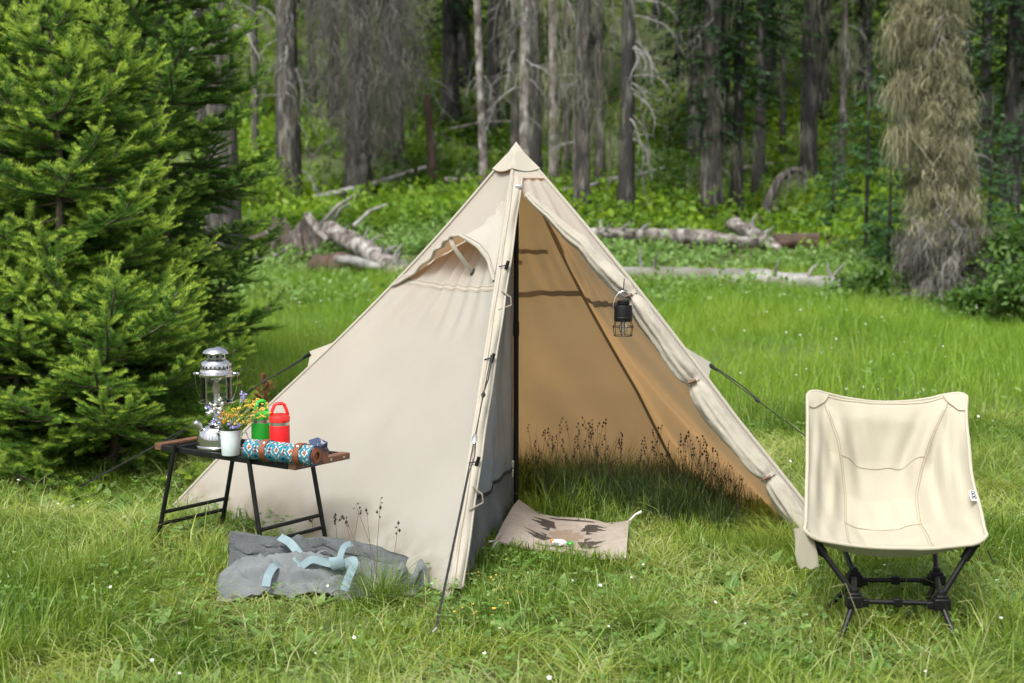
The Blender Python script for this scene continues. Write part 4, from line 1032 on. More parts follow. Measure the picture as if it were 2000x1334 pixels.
# pole
mb = MB(); mb.tube([POLE + Vector((0, 0, -.02)), POLE + Vector((0, 0, .78)), POLE + Vector((0, 0, 1.50))], .0115, 14)
mb.tube([POLE + Vector((0, 0, .77)), POLE + Vector((0, 0, .83))], .0135, 14); mb.build('pole', M['pole'], tent)
# toggles and loops along the front edge
for tq, kind in ((.318, 't'), (.375, 'l'), (.53, 't'), (.75, 't'), (.80, 'l')):
    p = plk(.55, tq) + pFR.N * .008; mb = MB()
    if kind == 't':
        mb.tube([p + Vector((-.004, 0, -.016)), p + Vector((.006, 0, .016))], [.0065, .0065], 8); o = mb.build('toggle', M['plastic'], tent)
        mb = MB(); mb.tube([p + Vector((-.03, .0, -.006)), p + Vector((-.012, -.006, -.002)), p], .0025, 5); mb.build('toggle_cord', M['rope'], o)
    else:
        mb.tube([plk(.5, tq), plk(.9, tq) + Vector((.022, -.02, -.02)), plk(.9, tq) + Vector((.024, -.02, -.05)), plk(.5, tq + .045)], .0035, 6); mb.build('loop', M['tape'], tent)
# zip pull at the top of the opening
mb = MB(); p = pFR(.16, .118, .02); mb.box(p, (.03, .012, .014)); mb.tube([p + Vector((-.015, -.005, 0)), p + Vector((-.03, -.006, -.05))], .004, 6); mb.build('zip_pull', M['steel'], tent, bevel=.003)
# guy tabs and ropes
def guy(c, t0, t1, tipuv, dep, end, via_slider, dbl_from, name_lbl):
    a, b = E(c, t0), E(c, t1); tip_ = at(*tipuv, dep); m2 = MB()
    m2.add([a, b, tip_ - Vector((0, 0, .012)), tip_ + Vector((0, 0, .012))], [(0, 1, 2, 3)])
    tb = m2.build('guy_tab', M['canvas_thick'], tent, solid=.003)
    m2 = MB(); dr = (end - tip_).normalized(); m2.tube([tip_ - dr * .005, tip_ + dr * .035], [.009, .006], 8); m2.build('tab_end', M['plastic'], tb)
    rope(tip_ + dr * .03, end, via_slider, dbl_from)
def rope(a, b, fs, fd):
    g = empty('guy_rope', (0, 0, 0)); g.parent = tent; d = b - a; n_ = d.normalized(); sd_ = n_.cross(Vector((0, 1, 0))).normalized()
    sag_ = lambda s: Vector((0, 0, -.012 * math.sin(PI * s)))
    m2 = MB(); m2.tube([a + d * s + sag_(s) for s in np.linspace(0, 1, 14)], .0022, 6); m2.build('cord', M['rope'], g)
    m2 = MB(); m2.tube([a + d * s + sag_(s) + sd_ * .011 * math.sin(PI * min(1, (s - fd) * 12)) * 1 + sd_ * .004 for s in np.linspace(fd, 1, 12)], .0022, 6); m2.build('cord', M['rope'], g)
    m2 = MB(); m2.tube([a + sd_ * .005, a + d * .10 + sd_ * .007, a + d * .16], .0028, 6); m2.build('cord', M['rope'], g)
    m2 = MB(); c = a + d * .16 + sag_(.16); m2.tube([c - n_ * .012, c, c + n_ * .012], [.004, .009, .004], 8); m2.build('knot', M['rope'], g)
    m2 = MB(); c = a + d * fs + sag_(fs); m2.tube([c - n_ * .022, c - n_ * .008, c + n_ * .012, c + n_ * .02], [.006, .010, .009, .004], 8, flat=.5); m2.build('slider', M['steel'], g)
    m2 = MB(); m2.tube([b + Vector((0, 0, -.08)), b + Vector((0, 0, .02)), b + Vector((.01, .012, .028))], .004, 6); m2.build('peg', M['steel'], g)
guy(cR, .515, .60, (1388, 714), 5.68, gnd(1940, 1108), .47, .47, '')
guy(cL, .525, .60, (605, 692), 5.98, gnd(140, 958), .46, .5, '')
tf = plk(.35, .525) + pFR.N * .012
rope(tf, gnd(846, 1246), .33, .33)
# peg loops at the two front corners
for c in (cF, cR, cL):
    mb = MB(); o_ = (c - AXIS).normalized(); mb.ribbon([c + Vector((0, 0, .03)), c + o_ * .03 + Vector((0, 0, .015)), c + o_ * .07 + Vector((0, 0, .005))], .022, Vector((0, 0, 1))); mb.build('peg_loop', M['tape'], tent, solid=.003)

# ================================================================== TABLE
TK = .952
TZP = .41
tA = Vector((-.795, 5.133)) * TK; 
tD = Vector((-1.420, 5.585)) * TK
ux = (tA - tD).normalized(); TL = (tA - tD).length; uy = Vector((-ux.y, ux.x)); TW = .285     # ux: left->right, uy: near->far
def tp(a, b, z=0): q = tD + ux * a + uy * b; return Vector((q.x, q.y, TZP + z))
table = empty('camp_table', tp(TL / 2, TW / 2, -TZP), 'low black metal folding table with wooden end rails beside the tent', 'table')
Mt = Matrix(((ux.x, uy.x, 0), (ux.y, uy.y, 0), (0, 0, 1)))
for b in (.008, TW - .008):
    mb = MB(); mb.box(tp(TL / 2, b, -.012), (TL - .07, .016, .022), Mt); mb.build('side_rail', M['black_metal'], table, bevel=.003)
for a in (.016, TL - .016):
    for (b0, b1) in ((.002, TW * .5 - .001), (TW * .5 + .001, TW - .002)):
        mb = MB(); mb.box(tp(a, (b0 + b1) / 2, -.010), (.036, b1 - b0, .024), Mt); rail = mb.build('end_rail', M['wood'], table, bevel=.002)
        for q in (.28, .76):
            mb = MB(); sg = -1 if a < .1 else 1
            c = tp(a + sg * .018, b0 + (b1 - b0) * q, -.010); ax_ = Vector((ux.x, ux.y, 0)) * sg
            mb.tube([c - ax_ * .002, c + ax_ * .0015], [.0042, .0042], 10); mb.build('screw', M['steel'], rail)
# expanded-metal top: crossing slats, open between
mb = MB(); nsl = 34
for i in range(nsl + 1):
    a = .05 + (TL - .10) * i / nsl
    mb.box(tp(a, TW / 2, -.004), (.0035, TW - .034, .0025), Mt)
for i in range(15):
    b = .024 + (TW - .048) * i / 14; mb.box(tp(TL / 2, b, -.0065), (TL - .09, .0035, .0025), Mt)
o = mb.build('mesh_top', M['black_metal'], table); o['kind'] = 'stuff'
for a in (.22, .42, .60):
    mb = MB(); mb.box(tp(a, TW / 2, -.0135), (.012, TW - .034, .010), Mt); mb.build('cross_bar', M['black_metal'], table)
def leg_frame(a0, out):
    near0, near1 = tp(a0, -.012, -.002), tp(a0 + out, -.02, -TZP - .01)
    far0, far1 = tp(a0, TW + .012, -.002), tp(a0 + out, TW + .02, -TZP - .01)
    for p, q in ((near0, near1), (far0, far1)):
        mb = MB(); mb.tube([p + Vector((0, 0, .012)), p.lerp(q, .03), q], [.0085, .0088, .0088], 10); mb.build('leg', M['black_metal'], table)
    mb = MB(); mb.tube([near0, far0], .008, 10); mb.build('leg_bar', M['black_metal'], table)
    for s in (.60, .71):
        mb = MB(); mb.tube([near0.lerp(near1, s), far0.lerp(far1, s)], .0072, 10); mb.build('leg_bar', M['black_metal'], table)
leg_frame(.128, -.115); leg_frame(.520, .085)

# pressure lantern
def lantern():
    c = at(425, 878, 5.50 * TK); c.z = TZP
    t = empty('pressure_lantern', c, 'tall polished chrome pressure lantern with a glass chimney on the table', 'lantern')
    def la(name, prof, m, n=40, par=t, **k):
        mb = MB(); mb.lathe(prof, c, n, cap=k.pop('cap', True)); return mb.build(name, M[m], par, angle=k.pop('angle', 35))
    tank = la('tank', [(.080, 0), (.082, .004), (.082, .009), (.078, .013), (.0775, .016), (.078, .03), (.0765, .05), (.071, .068), (.060, .082), (.046, .091), (.036, .095), (.034, .099), (.030, .101)], 'chrome')
    la('base_ring', [(.0785, .0015), (.084, .002), (.084, .008), (.079, .0105)], 'chrome', par=tank, cap=False)
    la('burner_tube', [(.028, .099), (.028, .110), (.019, .114), (.017, .150), (.024, .156), (.026, .176)], 'chrome')
    la('gallery', [(.026, .1755), (.070, .1785), (.073, .181), (.073, .184), (.068, .185), (.030, .183)], 'chrome')
    la('glass_chimney', [(.059, .186), (.060, .19), (.060, .277), (.059, .281)], 'glass', cap=False)
    la('inner_tube', [(.012, .183), (.012, .215), (.007, .22), (.007, .262), (.020, .268), (.022, .285)], 'steel', n=20)
    la('mantle', [(.004, .205), (.013, .214), (.016, .232), (.012, .252), (.007, .258)], 'mantle', n=16)
    hood_ = la('hood', [(.058, .2805), (.069, .282), (.0705, .288), (.069, .294), (.0655, .2955), (.065, .302), (.062, .307), (.0605, .309), (.0605, .331), (.0585, .335), (.0565, .337), (.052, .343), (.040, .347), (.0375, .350), (.037, .371)], 'chrome')
    for k in range(22):
        a = 2 * PI * k / 22; mb = MB(); p = c + Vector((math.cos(a) * .0605, math.sin(a) * .0605, .318))
        mb.box(p, (.002, .006, .012), Matrix.Rotation(a, 3, 'Z')); mb.build('vent_slot', M['ink'], hood_)
    for k in range(9):
        a = 2 * PI * k / 9 + .2; mb = MB(); p = c + Vector((math.cos(a) * .0372, math.sin(a) * .0372, .360)); mb.box(p, (.002, .011, .012), Matrix.Rotation(a, 3, 'Z')); mb.build('vent_slot', M['ink'], hood_)
    t.scale = (TK,) * 3
    la('top_cap', [(.036, .371), (.052, .370), (.0525, .373), (.047, .382), (.035, .391), (.018, .3975), (.004, .399), (.0, .3992)], 'chrome')
    for k in range(4):
        a = PI / 4 + k * PI / 2 + .35; d = Vector((math.cos(a), math.sin(a), 0)); mb = MB()
        mb.tube([c + d * .066 + Vector((0, 0, .183)), c + d * .066 + Vector((0, 0, .285))], .0017, 6); mb.build('guard_rod', M['chrome'], t)
    for sg in (-1, 1):
        mb = MB(); p = c + Vector((sg * .069, 0, .290)); mb.tube([p, p + Vector((sg * .012, 0, 0))], [.006, .006], 12); mb.lathe([(.0, -.008), (.008, -.005), (.009, 0), (.008, .005), (0, .008)], p + Vector((sg * .013, 0, 0)), 12); mb.build('handle_lug', M['chrome'], t)
    mb = MB(); mb.tube([c + Vector((math.cos(g) * .083, math.sin(g) * .012 - .0, .290 - math.sin(g) * .150)) for g in np.linspace(0, PI, 24)], .0016, 6); mb.build('bail_handle', M['chrome'], t)
    d = Vector((-.62, -.25, .75)).normalized(); p = c + Vector((-.053, -.018, .072)); Mk = d.to_track_quat('Z', 'Y').to_matrix()
    mb = MB(); mb.lathe([(.014, 0), (.014, .008), (.011, .010), (.011, .016), (.0155, .018), (.0165, .024), (.0165, .042), (.014, .046), (.0, .047)], p, 20, Mk); mb.build('filler_cap', M['steel'], t)
    mb = MB(); p = c + Vector((.02, -.055, .09)); mb.lathe([(.006, 0), (.006, .02), (.011, .022), (.011, .032), (0, .033)], p, 14, Vector((.3, -.8, .3)).normalized().to_track_quat('Z', 'Y').to_matrix()); mb.build('valve_wheel', M['steel'], t)
lantern()

# mug and the wild flowers in it
cm = at(451, 886, 5.33 * TK); cm.z = TZP
mug = empty('enamel_mug', cm, 'pale blue white enamel mug with a dark rim holding wild flowers', 'mug')
mb = MB(); mb.lathe([(.0, .001), (.033, .0005), (.0345, .003), (.0375, .05), (.0405, .099), (.0388, .099), (.0358, .05), (.033, .006), (0, .005)], cm, 40); mb.build('mug_body', M['mug'], mug, angle=50)
mb = MB(); mb.lathe([(.0410, .0975), (.0421, .0995), (.0410, .1015), (.0392, .1010), (.0386, .0985)], cm, 40, cap=False); mb.build('rim', M['velcro'], mug)
mug.scale = (TK,) * 3
mb = MB(); a = .5; d = Vector((math.cos(a), math.sin(a), 0)); mb.tube([cm + d * .039 + Vector((0, 0, .08)), cm + d * .062 + Vector((0, 0, .082)), cm + d * .070 + Vector((0, 0, .055)), cm + d * .058 + Vector((0, 0, .026)), cm + d * .036 + Vector((0, 0, .022))], .0045, 8, flat=.6); mb.build('handle', M['mug'], mug, angle=180)
def flower(name, tipv, kind, label, group=None, seed=0):
    rs = random.Random(seed); ns = np.random.RandomState(seed); base = cm + Vector((rs.uniform(-.02, .02), rs.uniform(-.02, .02), .02)); tip_ = Vector(tipv)
    t = empty(name, base, label, 'flower', group)
    rim = cm + Vector((max(-.03, min(.03, (tip_.x - cm.x) * .35)), max(-.03, min(.03, (tip_.y - cm.y) * .35)), .10))
    mb = MB(); pts = [base, rim, rim.lerp(tip_, .5) + Vector((0, 0, .012)), tip_]; mb.tube(pts, [.0017, .0016, .0014, .001], 5); mb.build('stem', M['stem'], t)
    d = (tip_ - rim).normalized(); mb = MB(); m = 'yellow'
    def blob(p, r, k=6):
        mb.lathe([(0, -r), (r * .85, -r * .4), (r, .1 * r), (r * .6, r * .7), (0, r * .9)], p, k)
    if kind == 'umbel':
        st = MB()
        for i in range(7):
            q = tip_ + Vector((rs.gauss(0, .016), rs.gauss(0, .014), rs.uniform(-.006, .012))) + d * rs.uniform(.0, .02)
            st.tube([tip_ - d * .03, tip_.lerp(q, .6), q], .0008, 4)
            for j in range(3): blob(q + Vector((rs.gauss(0, .0035), rs.gauss(0, .0035), rs.gauss(0, .002))), rs.uniform(.0022, .0034), 6)
        st.build('flower_stalks', M['stem'], t)
    elif kind in ('purple', 'white'):
        m = kind
        for i in range(16):
            a_ = unit(ns.normal(size=3)); q = tip_ + Vector(a_) * rs.uniform(.004, .011)
            e = Vector(unit(a_ + ns.normal(0, .4, 3))); s2 = e.orthogonal().normalized(); mb.add([q - s2 * .003, q + e * .007 - s2 * .0028, q + e * .010, q + e * .007 + s2 * .0028, q + s2 * .003], [(0, 1, 2, 3, 4)])
    elif kind == 'orange':
        m = 'orange'
        for i in range(7): blob(tip_ + Vector((rs.gauss(0, .007), rs.gauss(0, .006), rs.gauss(0, .006))), rs.uniform(.003, .0045))
    mb.build('bloom', M[m], t, angle=180, kind='stuff')
pd = F / 5.33
def fpos(u, v, dy=0): return at(u, v, 5.33 * TK + dy)
Y1 = 'yellow button flowers in the mug'
for i, (u, v, dy) in enumerate(((485, 797, 0), (492, 793, .03), (500, 806, .0), (508, 799, .02), (503, 815, -.02), (480, 828, .0), (488, 812, .03))):
    flower('yellow_flower', fpos(u, v, dy), 'umbel', 'yellow flower head in the spray leaning out of the mug toward the bottles', Y1, 60 + i)
for i, (u, v, dy) in enumerate(((465, 803, 0), (464, 815, -.01), (452, 826, -.03))):
    flower('yellow_flower', fpos(u, v, dy), 'umbel', 'yellow flower head standing upright in the middle of the mug', 'upright yellow flowers in the mug', 80 + i)
flower('purple_flower', fpos(474, 771, .02), 'purple', 'pale purple flower on a long stem in front of the lantern glass at its right', None, 90)
flower('purple_flower', fpos(476, 780, .05), 'purple', 'small purple bud just below the long stemmed purple flower', None, 91)
for i, (u, v, dy) in enumerate(((410, 797, .0), (418, 806, .02), (423, 824, -.02), (427, 815, 0))):
    flower('purple_flower', fpos(u, v, dy), 'purple', 'purple flower in the cluster leaning left over the mug rim', 'purple flowers leaning left', 95 + i)
for i, (u, v, dy) in enumerate(((452, 829, -.04), (463, 829, -.03))):
    flower('purple_flower', fpos(u, v, dy), 'purple', 'small purple flower low over the front rim of the mug', 'purple flowers at the mug rim', 105 + i)
flower('white_flower', fpos(431, 784, 0), 'white', 'white flower standing highest in the middle of the mug', None, 110)
for i, (u, v, dy) in enumerate(((407, 803, -.02), (414, 793, .01), (424, 800, .0))):
    flower('white_flower', fpos(u, v, dy), 'white', 'white flower among the purple ones leaning left', 'white flowers leaning left', 111 + i)
for i, (u, v, dy) in enumerate(((440, 808, 0), (434, 813, .02), (446, 815, -.03), (438, 826, -.04), (456, 812, .02), (430, 822, .03))):
    flower('orange_flower', fpos(u, v, dy), 'orange', 'tiny orange flower head in the middle of the bunch in the mug', 'small orange flowers in the mug', 120 + i)
def sprig():
    ns = np.random.RandomState(6); n = 90; t = empty('greenery', cm, 'tangle of thin grey green leaves filling the top of the mug', 'greenery')
    a = ns.uniform(0, 2 * PI, n); B = np.stack([.02 * np.cos(a), .02 * np.sin(a), np.full(n, .09)], -1)
    V, T, A = blades(B, ns.uniform(.03, .085, n), ns.uniform(.003, .006, n), a, ns.uniform(.2, .9, n), 3, ns.rand(n)); link('leaves', np_mesh('leaves', V, T, [M['herb']], A), t)
    mb = MB(); p = cm + Vector((.030, -.02, .10)); mb.tube([p, p + Vector((.012, -.006, .004)), p + Vector((.018, -.010, -.02)), p + Vector((.013, -.008, -.04))], [.002, .003, .0035, .001], 6, flat=.5); mb.build('hanging_leaf', M['stem'], t)
sprig()

# bottles
def bottle(u, y, m, ml, label, ang):
    c = at(u, 885, y * TK); c.z = TZP; t = empty('bottle', c, label, 'bottle', 'insulated bottles on the table'); t.scale = (TK,) * 3
    mb = MB(); mb.lathe([(.0, .0), (.034, .0), (.037, .003), (.0378, .01), (.0378, .1135), (.0372, .115)], c, 40); mb.build('body', M[m], t)
    mb = MB(); mb.lathe([(.0368, .1148), (.0368, .1275)], c, 40); mb.build('steel_band', M['steel'], t)
    mb = MB(); mb.lathe([(.0375, .1272), (.0392, .129), (.0392, .146), (.037, .151), (.026, .156), (.022, .158), (0, .158)], c, 40); lid = mb.build('lid', M[ml], t, angle=35)
    d = Vector((math.cos(ang), math.sin(ang), 0)); mb = MB()
    mb.tube([c + d * .030 + Vector((0, 0, .148)), c + d * .028 + Vector((0, 0, .168)), c + d * .018 + Vector((0, 0, .192)), c + d * .010 + Vector((0, 0, .1965)), c - d * .010 + Vector((0, 0, .1965)), c - d * .018 + Vector((0, 0, .192)), c - d * .028 + Vector((0, 0, .168)), c - d * .030 + Vector((0, 0, .148))], [.010, .0085, .0085, .0085, .0085, .0085, .0085, .010], 12, flat=.75)
    mb.build('carry_handle', M[ml], lid, angle=180)
    mb = MB(); q = c + Vector((.021, -.0335, .1375)); mb.box(q, (.018, .004, .003), Matrix.Rotation(.55, 3, 'Z')); mb.build('embossed_mark', M[ml], lid)
bottle(547, 5.33, 'red', 'redlid', 'bright red insulated bottle with a loop handle', .25)
bottle(511, 5.40, 'green', 'greenlid', 'green insulated bottle behind the flowers, left of the red one', .9)

# rolled patterned blanket with leather straps
def roll():
    a = at(486, 882, 5.26 * TK); b = at(616, 887, 5.10 * TK); a.z = b.z = TZP + .035
    t = empty('blanket_roll', a.lerp(b, .5) - Vector((0, 0, .038)), 'teal patterned rolled blanket bound with two brown leather straps', 'blanket')
    ax_ = (b - a).normalized(); Lr = (b - a).length; sd_ = ax_.cross(Vector((0, 0, 1))).normalized(); up = sd_.cross(ax_)
    r0 = .0345; TE, NV, WH, OR, LB = (.020, .165, .22), (.012, .025, .065), (.52, .52, .48), (.26, .075, .05), (.07, .26, .34)
    def pat(x, g):
        # x along (m), g angle; diamonds and stepped bands
        px = (x / .062) % 1; py = (g / (2 * PI) * 3.6) % 1; dx = abs(px - .5); dy = abs(py - .5); q = math.floor((dx * 1.15 + dy) * 12) / 12
        if q < .09: return OR
        if q < .17: return WH
        if q < .25: return NV
        if abs(dx - .5) < .06 and dy < .3: return OR if int(py * 14) % 2 else NV
        if .42 < q < .52: return WH if (int(px * 12) % 3) else OR
        if q > .85: return NV if int(py * 16) % 2 else LB
        return TE
    mb = MB(); na, ng = 90, 56; V = []; f = []; col = []
    for i in range(na + 1):
        for j in range(ng + 1):
            g = 2 * PI * 1.28 * j / ng - 1.2; r = r0 * (.93 + .085 * j / ng) * (1 + .015 * math.sin(i * .4 + g))
            V.append(a + ax_ * (Lr * i / na) + (sd_ * math.cos(g) + up * math.sin(g)) * r)
    for i in range(na):
        for j in range(ng): f.append((i * (ng + 1) + j, (i + 1) * (ng + 1) + j, (i + 1) * (ng + 1) + j + 1, i * (ng + 1) + j + 1)); col.append((*pat(Lr * (i + .5) / na, 2 * PI * 1.28 * (j + .5) / ng), 1))
    mb.add(V, f); mb.col = col; mb.build('blanket_cloth', M['roll'], t, angle=180, solid=.004)
    for k, rr in enumerate((.032, .025, .018)):
        mb = MB(); pts = [b + ax_ * (.001 + .003 * k) + (sd_ * math.cos(g) + up * math.sin(g)) * rr for g in np.linspace(0, 2 * PI, 26)]; mb.ribbon(pts, .008, ax_); mb.build('rolled_edge', M['roll2' if k == 0 else 'leather'], t, solid=.003)
    mb = MB(); mb.tube([b - ax_ * .05, b + ax_ * .002], [.029, .029], 20, wob=lambda s, g: 1 + .1 * math.sin(3 * g)); mb.build('leather_lining', M['leather'], t)
    for x in (.30, .80):
        c = a + ax_ * (Lr * x); mb = MB(); pts = []; nn = []
        for k in range(33):
            g = 2 * PI * k / 32 * 1.0; e = sd_ * math.cos(g) + up * math.sin(g); pts.append(c + e * (r0 * 1.045 + .0025)); nn.append(e)
        mb.ribbon(pts, .026, nn); sp_ = mb.build('leather_strap', M['leather'], t, solid=.003)
        g = -PI * .0 + .35; e = (sd_ * math.cos(.95) + up * math.sin(.95)); mb = MB(); Mk = e.to_track_quat('Z', 'Y').to_matrix(); mb.lathe([(.0058, 0), (.0055, .0025), (.003, .004), (0, .0042)], c + e * (r0 * 1.045 + .003), 14, Mk); mb.build('stud', M['steel'], sp_)
    # second smaller leather roll peeking out behind the right end
    q = b + Vector((.012, .075, -.006)); mb = MB(); mb.tube([q - ax_ * .12, q + ax_ * .01], [.026, .028], 20, wob=lambda s, g: 1 + .06 * math.sin(4 * g)); mb.build('leather_handle', M['leather'], t)
    mb = MB(); pts = [b + ax_ * -.02 + Vector((-.01, .045, .032)), b + Vector((.0, .055, .042)), b + ax_ * .02 + Vector((.005, .07, .03)), b + ax_ * .02 + Vector((0, .08, .005))]; mb.ribbon(pts, .03, Vector((0, -1, .6))); mb.build('blanket_corner', M['roll2'], t, solid=.003)
roll()

# ================================================================== HANGING LANTERN
def hang():
    y = 5.50; c = at(1217, 628, y); pp = F / y
    t = empty('hanging_lantern', c, 'small black camping lantern with a wire cage hung from the rolled tent door', 'lantern')
    rb = .0350
    mb = MB(); mb.lathe([(.030, 0), (rb, .002), (rb, .058), (.033, .063), (.024, .064), (.022, .066), (.0245, .068), (.0245, .073), (.022, .075), (.0245, .077), (.0235, .082), (0, .083)], c, 32); mb.build('body', M['plastic'], t, angle=35)
    mb = MB(); mb.lathe([(rb + .0006, .010), (rb + .0012, .011), (rb + .0012, .018), (rb + .0006, .019)], c, 32); mb.build('band', M['black_metal'], t)
    mb = MB(); mb.tube([c + Vector((.039 * math.cos(g), -.002, .052 + .066 * math.sin(g))) for g in np.linspace(-.05, PI + .05, 22)], .0016, 6); mb.build('bail_handle', M['steel'], t)
    mb = MB(); z1, z2 = -.020, -.055
    for k in range(6):
        a = k * PI / 3 + .3; d = Vector((math.cos(a), math.sin(a), 0)); mb = MB()
        mb.tube([c + d * .033 + Vector((0, 0, .002)), c + d * .041 + Vector((0, 0, z1)), c + d * .036 + Vector((0, 0, z2))], .0014, 5); mb.build('cage_wire', M['black_metal'], t)
    for r, z in ((.041, z1), (.036, z2)):
        mb = MB(); mb.tube([c + Vector((r * math.cos(g), r * math.sin(g), z)) for g in np.linspace(0, 2 * PI, 25)], .0015, 5, cap=False); mb.build('cage_ring', M['black_metal'], t)
    mb = MB(); mb.tube([c, c + Vector((0, 0, z2))], .0022, 6); mb.build('bulb_stem', M['steel'], t)
    mb = MB(); mb.lathe([(.010, 0), (.010, -.006), (.017, -.016), (.018, -.030), (.012, -.042), (0, -.046)], c, 18); mb.build('bulb', M['glass'], t)
    mb = MB(); p = c + Vector((.0, .0, .118)); mb.tube([p + Vector((-.014, 0, .003)), p + Vector((.014, .0, .0))], .0035, 6)
    mb.tube([p, p + Vector((.004, .03, .03)), p + Vector((.008, .06, .045))], .002, 5); mb.build('hook', M['plastic'], t)
hang()

# ================================================================== CHAIR
def chair():
    fl, fr = at(1573, 1048, 4.12), at(1931, 1058, 4.10); bl, br = at(1577, 757, 4.62), at(1888, 762, 4.62)
    t = empty('camp_chair', (at(1750, 1150, 4.25).x, 4.25, 0), 'low beige canvas sling camp chair with black folding legs', 'chair')
    sagd = Vector((.04, .68, -.73)).normalized()
    def edge(l, t_):
        a, b = (fl, bl) if l == 0 else (fr, br)
        p = a.lerp(b, t_); side = Vector((-1, 0, 0)) if l == 0 else Vector((1, 0, 0))
        return p - side * .010 * math.sin(PI * t_) + Vector((0, .03, -.02)) * math.sin(PI * t_)
    def sag(t_): return float(np.interp(t_, [0, .04, .12, .3, .5, .7, .88, .97, 1], [.048, .08, .135, .20, .195, .14, .075, .066, .072]))
    def S(u, t_, off=0):
        p = edge(0, t_).lerp(edge(1, t_), u); c = abs(2 * u - 1)
        prof = max(0, 1 - c ** 2.4)
        if t_ > .9: prof = max(0, 1 - c ** (2.4 - .6 * (t_ - .9) / .1))
        p = p + sagd * (sag(t_) * prof)
        wr = .014 * math.sin(c * 24 + 5 * t_ + 2 * u) * math.exp(-((c - .72) / .2) ** 2) * math.sin(PI * min(1, t_ * 1.1)) + .024 * wob2(u * 6, t_ * 5, 14) + .020 * wob2(u * 14 + t_ * 3, t_ * 5, 15)
        wr += .005 * math.sin(u * 70 + 3 * math.sin(t_ * 4)) * math.exp(-((t_ - .06) / .06) ** 2)
        wr += .020 * math.sin((u + .45 * t_ if u < .5 else (1 - u) + .45 * t_) * 30) * math.exp(-((t_ - .74) / .17) ** 2) * math.exp(-((c - .5) / .3) ** 2)
        wr += .010 * math.sin(c * 40 + 2 * t_) * math.exp(-((c - .82) / .12) ** 2) * math.exp(-((t_ - .55) / .3) ** 2)
        wr *= min(1, .15 + t_ * 6) * min(1, .15 + (1 - t_) * 8); n_ = sagd
        # rounded corners
        rc = .042
        p = p + n_ * (wr + off)
        k = max(0, (t_ - .90) / .10); q = max(0, (c - .82) / .18)
        if k > 0 and q > 0: p = p - Vector((0, .2, .8)) * (rc * (1 - math.sqrt(max(0, 1 - (q * 1.0) ** 2 * .9))) * k * .9)
        k = max(0, (.10 - t_) / .10)
        if k > 0 and q > 0: p = p + Vector((0, .6, .55)) * (rc * (1 - math.sqrt(max(0, 1 - q ** 2 * .9))) * k)
        return p
    mb = MB(); mb.grid(S, 60, 70); mb.build('sling_seat', M['chair_cloth'], t, angle=180, solid=.003)
    rim = [S(i / 50, 1) for i in range(51)] + [S(1, 1 - i / 50) for i in range(1, 51)] + [S(1 - i / 50, 0) for i in range(1, 51)] + [S(0, i / 50) for i in range(1, 51)]
    mb = MB(); mb.tube(rim, .0058, 8, cap=False); mb.build('piping', M['chair_cloth'], t, angle=180)
    mb = MB(); mb.tube([p - sagd * .0035 for p in [S(.02 + .96 * i / 50, .975) for i in range(51)]], .0011, 4); mb.build('stitching', M['thread'], t)
    mb = MB(); mb.grid(lambda u, q: S(.10 + .80 * u, .0, .002) + Vector((0, .012 + .05 * q, -.030 * math.sin(PI * (.15 + .7 * u)) * q - .008 * q)), 30, 5); mb.build('front_fold', M['chair_cloth'], t, angle=180, solid=.003)
    seamx = lambda q: float(np.interp(q, [0, .15, .35, .5, .62, .75, .88, 1], [.262, .262, .27, .272, .245, .20, .135, .085]))
    for sg in (0, 1):
        mb = MB(); mb.tube([S(abs(sg - seamx(q)), q, -.0030) for q in np.linspace(.01, .985, 60)], .0016, 5); mb.build('side_seam', M['thread'], t)
        mb = MB(); mb.tube([S(abs(sg - seamx(q) - .012), q, -.0025) for q in np.linspace(.01, .9, 60)], .0009, 4); mb.build('stitching', M['thread'], t)
        # corner pocket that takes the pole end
        def pk(a, b):
            u = .008 + .13 * a * (1 - .45 * b * b); q = .992 - .115 * b * (1 - .35 * a * a); return S(abs(sg - u), q, -.004)
        mb = MB(); mb.grid(pk, 10, 10); mb.build('corner_patch', M['chair_cloth'], t, angle=180, solid=.002)
        mb = MB(); mb.tube([pk(i / 20, 1) - sagd * .002 for i in range(21)] + [pk(1, 1 - i / 20) - sagd * .002 for i in range(1, 21)], .0014, 5); mb.build('stitching', M['thread'], t)
    for q0, cv in ((.66, .02), (.30, .012)):
        mb = MB(); k = seamx(q0)
        mb.tube([S(k + (1 - 2 * k) * i / 40, q0 + cv * (abs(i / 20 - 1)) - .004 * math.sin(i * .5), -.0030) for i in range(41)], .0014, 5); mb.build('cross_seam', M['thread'], t)
    # frame
    hubs = {}
    for key, (u, v, y) in {'fl': (1668, 1174, 4.14), 'fr': (1838, 1179, 4.14), 'rl': (1668, 1133, 4.38), 'rr': (1829, 1133, 4.38)}.items(): hubs[key] = at(u, v, y)
    for key, c in hubs.items():
        mb = MB(); mb.box(c, (.050, .042, .036)); sgn = 1 if key[1] == 'l' else -1
        mb.box(c + Vector((-.0, 0, .018)), (.036, .036, .02)); mb.box(c + Vector((sgn * .032, 0, -.004)), (.022, .026, .024)); hb = mb.build('hub', M['plastic'], t, bevel=.004)
        mb = MB(); mb.lathe([(.013, 0), (.013, .012), (.008, .016), (0, .017)], c + Vector((0, 0, .026)), 14); mb.build('socket', M['black_metal'], hb)
    for a, b in (('fl', 'fr'), ('rl', 'rr')):
        p, q = hubs[a], hubs[b]; mb = MB(); mb.tube([p, q], .0075, 12); bar = mb.build('cross_tube', M['black_metal'], t)
        m_ = p.lerp(q, .5); mb = MB(); mb.box(m_, (.026, .022, .026)); mb.build('joint', M['plastic'], bar, bevel=.003)
